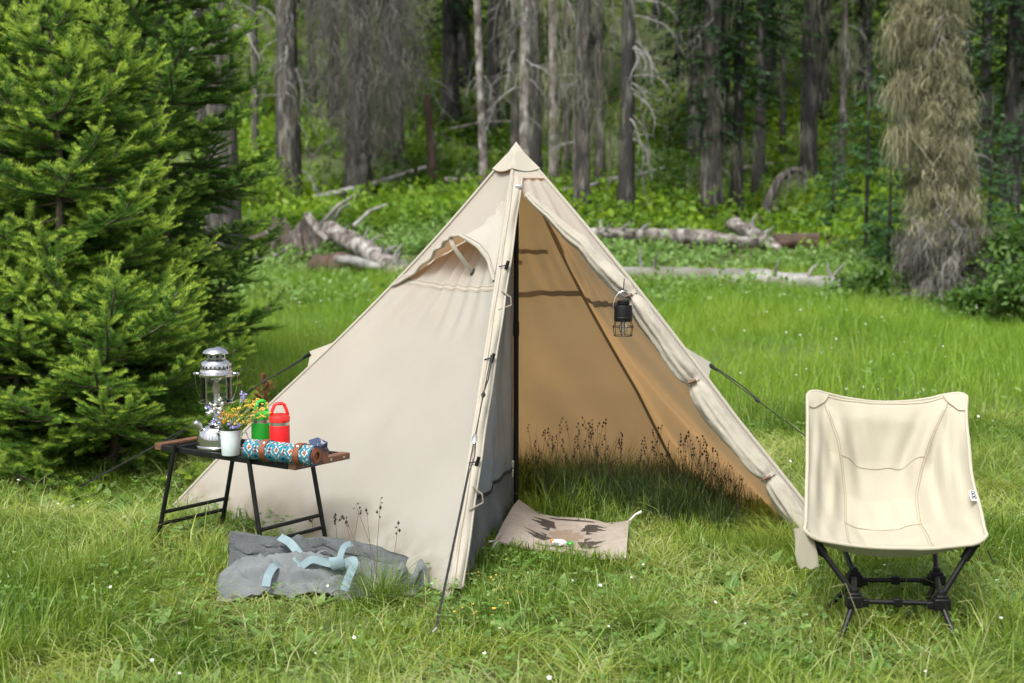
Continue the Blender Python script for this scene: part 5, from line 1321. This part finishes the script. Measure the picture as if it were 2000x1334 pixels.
    for a, b in (('fl', 'rl'), ('fr', 'rr')):
        p, q = hubs[a], hubs[b]; mb = MB(); mb.tube([p + Vector((0, 0, .012)), q + Vector((0, 0, .012))], .0085, 12); mb.build('side_tube', M['black_metal'], t)
    gl, gr = gnd(1634, 1276), gnd(1880, 1282)
    for key, g in (('fl', gl), ('fr', gr), ('rl', gl + Vector((.02, .34, 0))), ('rr', gr + Vector((-.03, .34, 0)))):
        c = hubs[key]; mb = MB(); mb.tube([c, g + Vector((0, 0, .004))], [.0085, .0085], 12); lg_ = mb.build('leg', M['black_metal'], t)
        d = (c - g).normalized(); mb = MB(); mb.tube([g, g + d * .025], [.012, .011], 12); mb.build('foot', M['plastic'], lg_)
    for key, tgt in (('fl', S(.06, .03, .030)), ('fr', S(.94, .03, .030)), ('rl', S(.03, .93, .012)), ('rr', S(.97, .93, .012))):
        c = hubs[key] + Vector((0, 0, .02)); mb = MB()
        if key[0] == 'f': pts = [c, tgt]
        else:
            mid_ = c.lerp(tgt, .35) + Vector((0, .11, -.02)); pts = [c, c.lerp(mid_, .5) + Vector((0, .02, 0)), mid_, mid_.lerp(tgt, .5) + Vector((0, .03, 0)), tgt]
        mb.tube(pts, .0085, 12); arm = mb.build('pole', M['black_metal'], t)
        if key[0] == 'f':
            d = (tgt - c).normalized(); mb = MB(); mb.tube([tgt - d * .05, tgt + d * .012], [.0135, .016], 12); mb.build('pole_end', M['plastic'], arm)
    # woven tag with its three letters
    p = S(1, .30) + Vector((.003, -.004, 0)); up = (S(1, .36) - S(1, .24)).normalized(); W, H = .020, .052
    xa = Vector((1, -.15, 0)).normalized(); mb = MB(); o_ = p - xa * W * 1.28 + Vector((0, -.006, 0))
    mb.add([o_ - up * H / 2, o_ + xa * W - up * H / 2, o_ + xa * W + up * H / 2, o_ + up * H / 2], [(0, 1, 2, 3)]); tg = mb.build('woven_tag', M['tagw'], t, solid=.0015)
    fc = bpy.data.curves.new('tag_letters', 'FONT'); fc.body = 'DOD'; fc.size = .018; fc.align_x = 'CENTER'; fc.align_y = 'CENTER'; fc.extrude = .0002; fc.offset = .0005; fc.materials.append(M['ink'])
    nrm = xa.cross(up).normalized(); zz = nrm if nrm.y < 0 else -nrm
    xx = -up; yy = zz.cross(xx)
    tmp = bpy.data.objects.new('tmp', fc); lm = bpy.data.meshes.new_from_object(tmp); lm.materials.clear(); lm.materials.append(M['ink']); bpy.data.objects.remove(tmp)
    fo = link('tag_letters', lm, tg); lm.transform(Matrix.Translation(o_ + xa * W * .5 + zz * .0022 - rootloc(t)) @ Matrix((xx, yy, zz)).transposed().to_4x4())
    # storage sack hanging off the left front corner
    def sack(u, q):
        g = 2 * PI * u; w_ = .022 + .018 * q - .012 * q ** 4; c = fl + Vector((-.004 + .016 * q + .01 * q * q, .03, .015 - .115 * q))
        return c + Vector((math.cos(g) * w_ * (1 + .1 * math.sin(3 * g + 5 * q)), math.sin(g) * .016 * (1 - .5 * q) * (1 + .2 * math.sin(4 * g)), .004 * math.sin(5 * g) * q))
    mb = MB(); mb.grid(sack, 28, 14); mb.build('storage_pouch', M['chair_cloth'], t, angle=180, solid=.002)
    mb = MB(); q0 = fr + Vector((.005, .02, -.03)); mb.tube([q0, q0 + Vector((.015, .01, -.03)), q0 + Vector((.03, .015, -.045))], .0025, 5); mb.build('pull_cord', M['rope'], t)
chair()

# ================================================================== RUG, BAG, WRAPPER
def rug():
    c00, c10, c11, c01 = gnd(966, 1083), gnd(1223, 1113), gnd(1229, 1042), gnd(1012, 1018)
    t = empty('rug', (c00 + c11) / 2, 'small woven rug with a dark zigzag pattern at the tent door', 'rug')
    def P(u, v):
        p = c00.lerp(c10, u).lerp(c01.lerp(c11, u), v); z = .035 + .014 * math.sin(u * 7 + 1) * math.sin(v * 4) + .06 * max(0, 1 - u * 2.6) ** 1.5 * (.35 + .65 * v) + .03 * max(0, (u - .8) / .2) * v + .016 * wob2(u * 4, v * 4, 20)
        return p + Vector((0, 0, z))
    BG, DK, TP, MD = (.34, .30, .26), (.055, .045, .040), (.24, .185, .14), (.30, .26, .225)
    def pat(u, v):
        x, y = u - .5, v - .52; q = 18
        X, Yq = math.floor(abs(x) * 28) / 28, math.floor(abs(y) * q) / q
        saw = (abs(y) * q * .5) % 1
        d = X * 1.0 + Yq * 1.0
        if d < .14: return TP
        w_ = .40 - .10 * saw - abs(y) * .35
        if .13 < abs(y) < .30 and .07 + .25 * abs(y) < abs(x) < w_: return DK
        if abs(y) <= .13 and .15 < abs(x) < .25 - .08 * saw: return DK if abs(y) > .05 else MD
        if abs(y) > .36 and abs(x) < .32 - abs(y) * .3 and abs(y) < .42: return DK if saw > .5 else MD
        if d < .32: return MD
        return BG
    nu, nv = 84, 72; mb = MB(); mb.grid(P, nu, nv); mb.col = [(*pat((i + .5) / nu, (j + .5) / nv), 1) for j in range(nv) for i in range(nu)]
    mb.build('rug_cloth', M['rug'], t, angle=180, solid=.007)
    for u, v, d in ((0, 0, Vector((-.045, -.03, -.01))), (1, 1, Vector((.05, .03, .03))), (.02, 0, Vector((-.02, -.05, -.02)))):
        mb = MB(); p = P(u, v); mb.tube([p, p + d * .5 + Vector((0, 0, .006)), p + d], [.003, .005, .006], 7); mb.build('tassel', M['tagw'], t)
    # crumpled wrapper lying on it
    c = P(.48, .18) + Vector((0, -.01, .008)); w_ = empty('snack_wrapper', c, 'crumpled white green and orange snack wrapper on the rug', 'wrapper'); ns = np.random.RandomState(2)
    for nm, m, o_, s in (('foil', 'white', (0, 0, .012), (.032, .02, .012)), ('green_end', 'green', (.042, -.004, .008), (.014, .012, .008)), ('orange_strip', 'orange', (-.028, .004, .016), (.008, .012, .008))):
        mb = MB(); mb.lathe([(0, -1), (.7, -.7), (1, 0), (.7, .7), (0, 1)], (0, 0, 0), 9)
        mb.v = [tuple(c + Vector(o_) + Vector((p[0] * s[0] * (1 + ns.uniform(-.35, .35)), p[1] * s[1] * (1 + ns.uniform(-.35, .35)), p[2] * s[2] * (1 + ns.uniform(-.3, .3))))) for p in mb.v]; mb.build(nm, M[m], w_, angle=0)
rug()

def bag():
    yb = 5.05
    t = empty('canvas_bag', (at(620, 1130, 4.85).x, 4.85, 0), 'collapsed grey canvas bag with pale blue straps lying in the grass', 'bag')
    def px(u, y): return (u - 1000) / F * y
    # the back part: a thick folded panel standing along the rear
    def back(u, v):
        uu = 436 + u * 368; y = 4.865 + .02 * math.sin(u * 3); top = 1046 + 34 * u + 6 * math.sin(u * 9) + 8 * max(0, (u - .88) / .12) ** 2 * 3
        zt = zat(top, y); x = px(uu, y)
        # v: 0 front foot -> .45 top fold -> 1 behind foot
        if v < .5: s = v / .5; yy = y - .055 * (1 - s) ** 1.3; z = .02 + (zt - .02) * s ** .9
        else: s = (v - .5) / .5; yy = y + .030 * s ** .5; z = zt * math.cos(s * PI / 2) ** .8 + .005
        wr = .034 * (.25 - abs(wob2(u * 6 + v, v * 5, 30))) + .030 * (.25 - abs(wob2(u * 13 + v * 5, v * 9, 31)))
        return Vector((x + .006 * math.sin(v * 5), yy + wr, z + wr))
    mb = MB(); mb.grid(back, 90, 36); mb.build('rear_panel', M['bag_shaded'], t, angle=180, solid=.005)
    def front(u, v):
        uu = 412 + u * 396; y = 4.83 - .27 * v * (1 - .25 * u) + .01 * math.sin(u * 12)
        hump = math.sin(PI * min(1, v * .92 + .12)) ** .8; side = min(1, u * 7) ** .5 * min(1, (1 - u) * 9) ** .5
        z = .012 + (.058 + .02 * math.sin(u * 4.2 + .4)) * hump * side + .05 * wob2(u * 3.2 + v, v * 4.5 + u * 1.5, 32) * side + .075 * (.25 - abs(wob2(u * 3.4 + v * 2, v * 6 + u * 4, 33))) * side + .06 * (.25 - abs(wob2(u * 8 - v * 5, v * 8 + u * 3, 34))) * side + .03 * (.25 - abs(wob2(u * 19 + v * 9, v * 13 - u * 8, 36))) * side + .010 * wob2(u * 16, v * 34, 35)
        return Vector((px(uu, y), y, max(z, .004)))
    mb = MB(); mb.grid(front, 110, 44); mb.build('front_panel', M['bag'], t, angle=180, solid=.005)
    mb = MB(); mb.tube([front(.30 + .62 * i / 40, .13 + .10 * math.sin(i * .09)) + Vector((0, -.004, .012)) for i in range(41)], [.007 + .003 * math.sin(i) for i in range(41)], 8, flat=.6); mb.build('zip_edge', M['bag'], t, angle=180)
    mb = MB(); mb.tube([front(.30 + .62 * i / 40, .18 + .10 * math.sin(i * .09)) + Vector((0, -.004, .006)) for i in range(41)], .003, 6); mb.build('zipper', M['ink'], t, angle=180)
    def tail(u, v):
        y = 4.68 + .06 * u; return Vector((px(770 + 50 * u + 12 * math.sin(v * 6), y), y - .07 * v + .015 * math.sin(u * 9), max(.004, .085 - .085 * v + .025 * math.sin(u * 8 + v * 5))))
    mb = MB(); mb.grid(tail, 14, 16); mb.build('end_flap', M['bag'], t, angle=180, solid=.005)
    def strap(pts, wd, nrm, name='strap'):
        P = [at(p[0], p[1], p[2] - .125) for p in pts]; Q = []
        for i in range(len(P) - 1):
            a, b = P[i], P[i + 1]; a0 = P[max(i - 1, 0)]; b1 = P[min(i + 2, len(P) - 1)]
            for k in range(6):
                s = k / 6; Q.append(.5 * ((2 * a) + (b - a0) * s + (2 * a0 - 5 * a + 4 * b - b1) * s * s + (3 * a - a0 - 3 * b + b1) * s ** 3))
        Q.append(P[-1]); mb = MB(); mb.ribbon(Q, wd, nrm); mb.build(name, M['strap'], t, angle=40, solid=.003)
    nf = Vector((.1, -.85, .5)).normalized()
    strap([(546, 1049, 4.98), (566, 1060, 4.93), (584, 1082, 4.88), (588, 1092, 4.87)], .029, nf)
    strap([(590, 1088, 4.86), (578, 1094, 4.84), (577, 1106, 4.83), (588, 1106, 4.82), (610, 1093, 4.82), (640, 1100, 4.82), (668, 1104, 4.82)], .026, nf, 'handle')
    strap([(687, 1061, 4.95), (672, 1068, 4.92), (664, 1088, 4.88), (660, 1102, 4.85), (664, 1106, 4.83)], .021, nf)
    strap([(650, 1104, 4.81), (672, 1100, 4.80), (690, 1094, 4.79), (690, 1106, 4.77), (680, 1130, 4.72), (672, 1154, 4.66)], .027, nf, 'handle')
    strap([(548, 1104, 4.82), (536, 1106, 4.78), (524, 1124, 4.73), (519, 1146, 4.68)], .027, nf, 'handle')
    mb = MB(); k = at(655, 1101, 4.68); mb.ribbon([k + Vector((.0 + .003 * i, -.012 * math.sin(PI * i / 6), .022 * math.cos(PI * i / 6))) for i in range(7)], .048, [Vector((0, -math.sin(PI * i / 6), math.cos(PI * i / 6))) for i in range(7)]); mb.build('strap_keeper', M['strap'], t, angle=180, solid=.004)
bag()

# ================================================================== GRASS AND MEADOW
def in_quad(x, y, cs):
    ins = np.ones(len(x), bool); n = len(cs)
    for i in range(n):
        a, b = cs[i], cs[(i + 1) % n]; ins &= ((b[0] - a[0]) * (y - a[1]) - (b[1] - a[1]) * (x - a[0])) > 0
    return ins
RUGQ = [gnd(972, 1080), gnd(1218, 1110), gnd(1226, 1044), gnd(1014, 1020)]
BAGQ = [gnd(425, 1178), gnd(805, 1172), Vector((-.33, 4.92, 0)), Vector((-.99, 4.92, 0))]
TENTQ = [cF, cR, cB, cBL, cL]
def scatter(y0, y1, dens, margin=.55, pw=1.0):
    A = (.365 * (y0 + y1) + 2 * margin) * (y1 - y0); n = int(A * dens)
    y = y0 + (y1 - y0) * RS.rand(n) ** pw; hw = .365 * y + margin; wmax = .365 * y1 + margin
    x = RS.uniform(-1, 1, n) * wmax; k = np.abs(x) < hw
    return x[k], y[k]
def near_grass():
    parts = []
    # trampled, short, mixed
    x1, y1_ = scatter(3.1, 6.6, 12500); x2, y2_ = scatter(6.6, 8.7, 7000); x = np.concatenate([x1, x2]); y = np.concatenate([y1_, y2_])
    clump = vn(x, y, 5.5, 40); big = vn(x, y, 1.3, 41)
    k = RS.rand(len(x)) < np.clip(.62 + 1.0 * (clump - .35), .3, 1); x, y, clump, big = x[k], y[k], clump[k], big[k]
    inside = in_quad(x, y, TENTQ); bagm = in_quad(x, y, BAGQ); rugm = in_quad(x, y, RUGQ)
    k = ~rugm & ~(bagm & (RS.rand(len(x)) < .985)); x, y, clump, big, inside = (q[k] for q in (x, y, clump, big, inside))
    h = RS.gamma(4, .022, len(x)) * (.5 + 1.0 * big) * (.65 + .7 * clump)
    h = np.where(y > 6.6, h * 1.35, h); h = np.clip(h, .02, .26)
    front = (np.abs(x - .25) < .75) & (y > 4.4) & (y < 5.7)
    h = np.where(front, np.minimum(h, .10), h)
    flat = vn(x, y, 2.6, 42)
    bend = np.where(flat > .52, RS.uniform(.7, 1.9, len(x)), RS.uniform(.1, 1.0, len(x)))
    az = 2 * PI * vn(x, y, 1.7, 43) * 2 + RS.normal(0, 1.5, len(x))
    lf = cL; ab = (cF - cL); dl = np.abs((x - cL.x) * ab.y - (y - cL.y) * ab.x) / ab.length; h = np.where((dl < .30) & (x < cF.x + .1), h * .55, h)
    rnd = np.clip(.10 + .50 * vn(x, y, 2.2, 44) + .38 * flat * (flat > .45) + RS.normal(0, .20, len(x)) - .03, 0, 1)
    B = np.stack([x, y, Tz(x, y) - .006], -1)
    parts.append(blades(B, h, RS.uniform(.0028, .0078, len(x)), az, bend, 3, rnd))
    # dead blades lying flat
    x, y = scatter(3.1, 7.5, 520); k = ~in_quad(x, y, RUGQ) & ~in_quad(x, y, BAGQ) & (vn(x, y, 2.2, 48) > .4); x, y = x[k], y[k]
    parts.append(blades(np.stack([x, y, Tz(x, y) + RS.uniform(.01, .05, len(x))], -1), RS.uniform(.04, .13, len(x)), RS.uniform(.002, .0045, len(x)), RS.uniform(0, 2 * PI, len(x)), RS.uniform(1.2, 2.2, len(x)), 3, RS.uniform(.8, 1, len(x))))
    # taller tufts
    nt_ = 260; tx, ty = scatter(3.3, 9.5, 9); tx, ty = tx[:nt_ * 2], ty[:nt_ * 2]
    ok = ~in_quad(tx, ty, RUGQ) & ~in_quad(tx, ty, BAGQ) & ~((np.abs(tx - .3) < .5) & (ty > 4.3) & (ty < 5.6)); tx, ty = tx[ok], ty[ok]
    cx = np.concatenate([tx, [gnd(1540, 1080).x, gnd(1500, 1085).x, gnd(1570, 1090).x, gnd(1250, 1230).x, gnd(730, 1190).x, gnd(750, 1180).x, gnd(250, 1130).x, gnd(1640, 1080).x]])
    cy = np.concatenate([ty, [gnd(1540, 1080).y, gnd(1500, 1085).y, gnd(1570, 1090).y, gnd(1250, 1230).y, gnd(730, 1190).y, gnd(750, 1180).y, gnd(250, 1130).y, gnd(1640, 1080).y]])
    for i in range(len(cx)):
        sp_ = i >= len(tx); n = 110 if sp_ else RS.randint(14, 46); r = .055 if sp_ else RS.uniform(.02, .06)
        a = RS.uniform(0, 2 * PI, n); q = r * np.sqrt(RS.rand(n)); X = cx[i] + q * np.cos(a); Y = cy[i] + q * np.sin(a)
        hh = RS.uniform(.6, 1.1, n) * (RS.uniform(.19, .26) if sp_ else RS.uniform(.08, .20))
        parts.append(blades(np.stack([X, Y, Tz(X, Y) - .006], -1), hh, RS.uniform(.002, .0045, n), a + RS.normal(0, .5, n), RS.uniform(.25, 1.25, n), 4, np.clip(RS.normal(RS.uniform(.15, .55), .1, n), 0, 1)))
    V, T, A, _ = joinp(parts)
    o = link('grass', np_mesh('grass', V, T, [M['grass']], A)); tag(o, 'short trampled grass in front of and around the tent', 'grass', kind='stuff')
near_grass()
def meadow():
    x, y = scatter(8.3, 19.5, 1500, .8, .8)
    k = ~((np.hypot(x + 1.9, (y - 8.5)) < .7)); x, y = x[k], y[k]
    big = vn(x, y, .8, 45); h = np.clip(RS.gamma(7, .024, len(x)) * (.40 + 1.15 * big), .05, .38)
    rnd = np.clip(.15 + .55 * vn(x, y, 1.2, 46) + RS.normal(0, .16, len(x)), 0, 1)
    B = np.stack([x, y, Tz(x, y) - .01], -1)
    pt = [blades(B, h, RS.uniform(.004, .009, len(x)), RS.uniform(0, 2 * PI, len(x)), RS.uniform(.05, .9, len(x)), 2, rnd)]
    x, y = scatter(8.3, 18, 26, .8); k = vn(x, y, .6, 49) > .35; x, y = x[k], y[k]     # seed stems
    pt.append(blades(np.stack([x, y, Tz(x, y)], -1), RS.uniform(.25, .48, len(x)), RS.uniform(.004, .007, len(x)), RS.uniform(0, 2 * PI, len(x)), RS.uniform(.05, .5, len(x)), 3, RS.uniform(.85, 1, len(x))))
    V, T, A, _ = joinp(pt)
    o = link('meadow_grass', np_mesh('meadow_grass', V, T, [M['grass_far']], A)); tag(o, 'tall fresh green meadow grass behind the tent', 'grass', kind='stuff')
meadow()
def clover():
    x, y = scatter(3.1, 8.5, 480); k = (vn(x, y, 2.0, 47) > .36) & ~in_quad(x, y, RUGQ) & ~in_quad(x, y, BAGQ); x, y = x[k], y[k]; n = len(x)
    per = 3; a = np.repeat(RS.uniform(0, 2 * PI, n), per) + np.tile([0, 2.1, 4.2], n); el = RS.uniform(-.1, .45, n * per)
    C = np.repeat(np.stack([x, y, Tz(x, y) + RS.uniform(.02, .09, n)], -1), per, 0); D = np.stack([np.cos(a) * np.cos(el), np.sin(a) * np.cos(el), np.sin(el)], -1)
    Nn = unit(np.array([0, 0, 1.]) + RS.normal(0, .25, C.shape)); ln = np.repeat(RS.uniform(.010, .024, n), per)
    p1 = quads(C, D, Nn, ln, ln * .75, np.clip(RS.rand(n * per), 0, 1), .05)
    # broad basal leaves
    x, y = scatter(3.2, 8.5, 80); k = ~in_quad(x, y, RUGQ) & ~in_quad(x, y, BAGQ); x, y = x[k], y[k]; n = len(x); per = 5; a = RS.uniform(0, 2 * PI, n * per); el = RS.uniform(.1, .9, n * per)
    C = np.repeat(np.stack([x, y, Tz(x, y)], -1), per, 0); D = np.stack([np.cos(a) * np.cos(el), np.sin(a) * np.cos(el), np.sin(el)], -1); Nn = unit(np.stack([-np.cos(a) * np.sin(el), -np.sin(a) * np.sin(el), np.cos(el)], -1) + RS.normal(0, .2, C.shape)); ln = RS.uniform(.03, .11, n * per)
    p2 = quads(C, D, Nn, ln, ln * RS.uniform(.25, .5, n * per), RS.rand(n * per), -.15)
    x, y = scatter(8.3, 17, 1.3, .8); k = vn(x, y, .5, 51) > .42; x, y = x[k], y[k]; n = len(x); per = 16; a = RS.uniform(0, 2 * PI, n * per); el = RS.uniform(.0, 1.1, n * per)
    C = np.repeat(np.stack([x, y, Tz(x, y) + .12], -1), per, 0) + RS.normal(0, .055, (n * per, 3)) * np.array([1, 1, .8]); D = np.stack([np.cos(a) * np.cos(el), np.sin(a) * np.cos(el), np.sin(el)], -1); Nn = unit(np.array([0, -.2, 1]) + RS.normal(0, .4, C.shape)); ln = RS.uniform(.03, .075, n * per)
    p3 = quads(C, D, Nn, ln, ln * RS.uniform(.35, .6, n * per), RS.rand(n * per), -.15)
    V, T, A, _ = joinp([p1, p2, p3]); o = link('clover', np_mesh('clover', V, T, [M['herb']], A)); tag(o, 'low clover and broad leaves in the grass', 'clover', kind='stuff')
clover()
def white_flowers():
    x1, y1_ = scatter(3.2, 8.5, 11); x2, y2_ = scatter(8.5, 17, 4.0)
    x = np.concatenate([x1, x2]); y = np.concatenate([y1_, y2_]); k = ~in_quad(x, y, TENTQ) & ~in_quad(x, y, BAGQ) & ~in_quad(x, y, RUGQ); x, y = x[k], y[k]; n = len(x)
    h = np.where(y < 8.5, RS.uniform(.05, .13, n), RS.uniform(.16, .32, n)); per = 5; ang = np.repeat(RS.uniform(0, 6, n), per) + np.tile(np.arange(per) * 2 * PI / per, n)
    tl = np.repeat(unit(np.stack([RS.normal(0, .4, n), RS.normal(-.4, .4, n), np.ones(n)], -1)), per, 0)
    e1 = unit(np.cross(tl, np.array([0, 1., .1]))); e2 = np.cross(tl, e1); D = e1 * np.cos(ang)[:, None] + e2 * np.sin(ang)[:, None]
    sz = np.repeat(RS.uniform(.003, .0085, n) * np.where(y > 8.5, 1.15, 1), per); C = np.repeat(np.stack([x, y, Tz(x, y) + h], -1), per, 0)
    V, T, A = quads(C, D + tl * .15, tl, sz, sz * .7, RS.rand(n * per))
    o = link('meadow_flowers', np_mesh('meadow_flowers', V, T, [M['white']], A)); tag(o, 'small white flowers dotted through the grass', 'flowers', kind='stuff')
    n = 26; u = RS.normal(0, 1, n); c1, c2 = gnd(985, 1170), gnd(960, 1215); C = np.array([[c1.x, c1.y, 0], [c2.x, c2.y, 0]])[RS.randint(0, 2, n)] + RS.normal(0, .05, (n, 3)) * np.array([1, 1, 0]); C[:, 2] = RS.uniform(.03, .07, n)
    a = RS.uniform(0, 6, n); V, T, A = quads(C, np.stack([np.cos(a), np.sin(a), np.zeros(n)], -1), unit(np.array([0, -.3, 1]) + RS.normal(0, .3, (n, 3))), np.full(n, .012), np.full(n, .007), RS.rand(n))
    o = link('fallen_petals', np_mesh('fallen_petals', V, T, [M['yellow']], A)); tag(o, 'small yellow petals in the grass before the tent', 'petals', kind='stuff')
white_flowers()
def sedge():
    """dark sedge with brown heads growing inside the tent along the back wall, and thin stalks by the bag"""
    B = []; H = []; S_ = []
    def clump(x, y, n, r, h): 
        a = RS.uniform(0, 2 * PI, n); q = r * np.sqrt(RS.rand(n)); B.append(np.stack([x + q * np.cos(a), y + q * np.sin(a), np.full(n, -.005)], -1)); H.append(RS.uniform(.45, 1.1, n) * h)
    for i in range(90):
        e = RS.rand(); p = gnd(1020 + 420 * e + RS.normal(0, 10), 975 + 45 * e + RS.normal(0, 16)); clump(p.x, p.y, 48, .075, .18 + .14 * RS.rand())
    for u, v, h in ((1160, 975, .33), (1190, 980, .3), (1340, 985, .33), (1370, 1000, .33), (1390, 1005, .3), (1320, 985, .28), (1130, 970, .26), (1260, 980, .24)):
        p = gnd(u, v); clump(p.x, p.y, 75, .09, h * 1.05)
    Bc = np.concatenate(B); Hc = np.concatenate(H); n = len(Bc)
    V, T, A = blades(Bc, Hc, RS.uniform(.002, .0042, n), RS.uniform(0, 2 * PI, n), RS.uniform(.1, .8, n), 4, RS.rand(n))
    o = link('sedge', np_mesh('sedge', V, T, [M['sedge']], A)); tag(o, 'dark sedge clumps growing inside the tent', 'sedge', kind='stuff')
    mb = MB(); pts = [(gnd(1020 + 420 * e, 968 + 50 * e), .13 + .20 * RS.rand()) for e in np.where(RS.rand(110) < .45, RS.normal(.3, .14, 110), RS.normal(.76, .16, 110)).clip(0, 1)]
    pts += [(gnd(u + RS.normal(0, 8), 975 + 30 * (u > 1300)), .27 + .10 * RS.rand()) for u in (1090, 1160, 1180, 1345, 1360, 1372, 1400, 1420, 1290, 1130) for _ in range(3)]
    pts += [(gnd(u, v), h) for u, v, h in ((735, 1175, .36), (742, 1180, .33), (728, 1172, .30), (700, 1165, .26), (715, 1178, .28), (764, 1180, .26), (660, 1100, .18), (690, 1110, .22), (612, 1075, .12), (646, 1080, .14))]
    for p, h in pts:
        a = RS.uniform(0, 2 * PI); d = Vector((math.cos(a), math.sin(a), 0)) * h * RS.uniform(.05, .3); tip_ = p + d + Vector((0, 0, h)); mb.mi = 0
        mb.tube([p, p + d * .3 + Vector((0, 0, h * .55)), tip_], [.0012, .001, .0007], 3, cap=False); mb.mi = 1
        for j in range(RS.randint(2, 6)):
            c = tip_ - (d * .8 + Vector((0, 0, h))) * .045 * j + Vector((RS.normal(0, .004), RS.normal(0, .004), 0)); r = RS.uniform(.0028, .0055)
            mb.lathe([(0, -r * 1.4), (r, 0), (0, r * 1.5)], c, 5, cap=False)
    o = mb.build('seed_stalks', [M['brownstem'], M['seedhead']], None, kind='stuff'); tag(o, 'thin brown seed stalks standing before the canvas', 'seed stalks')
sedge()
def straw_stalks():
    mb = MB()
    for u, v, h, lx in ((1690, 1334, .30, -.10), (1930, 1300, .26, -.06), (1935, 1310, .22, -.10), (1450, 1230, .15, .10), (250, 1130, .30, .02), (130, 1080, .2, .05), (1650, 1330, .2, .12), (1210, 1205, .12, -.06), (1800, 1320, .16, .08), (480, 1260, .15, -.07), (340, 1000, .2, .05)):
        p = gnd(u, v); mb.tube([p, p + Vector((lx * .2, 0, h * .6)), p + Vector((lx * .6, 0, h * .93)), p + Vector((lx, 0, h * .9))], [.0014, .0012, .0010, .0008], 5); q = p + Vector((lx, 0, h * .9))
        for j in range(0): mb.lathe([(0, -.004), (.003, 0), (0, .005)], q - Vector((lx * .07 * j, 0, -.002 * j)) + Vector((0, RS.normal(0, .003), RS.normal(0, .003))), 5, cap=False)
    o = mb.build('straw_stalks', M['straw'], None, kind='stuff'); tag(o, 'pale dry grass stalks in the foreground', 'stalks')
straw_stalks()
def fern_seedling():
    p = at(514, 830, 6.3); p.z = tz(p.x, p.y); top = at(515, 755, 6.3); t = empty('dry_sprig', p, 'rusty brown dry conifer sprig behind the green bottle', 'plant')
    mb = MB(); mb.tube([p, top], [.005, .003], 6); mb.build('stem', M['brownstem'], t)
    rs = np.random.RandomState(3); P = []; D = []
    for z, r in ((.0, 0), (-.02, .03), (-.04, .035), (-.065, .04), (-.09, .03)):
        for k in range(4):
            a = rs.uniform(0, 6); P.append(np.array(top) - np.array(p) + [0, 0, z]); D.append([math.cos(a) * (r > 0), math.sin(a) * (r > 0), .7])
    P = np.array(P); D = unit(np.array(D, float)); n = len(P)
    V, T, A, _ = joinp(make_shoots(P, D, np.tile([0, .1, 1.], (n, 1)), np.full(n, .05), np.zeros(n), rs.rand(n), rs)); link('needles', np_mesh('needles', V, T, [M['needle_dead']], A), t)
fern_seedling()
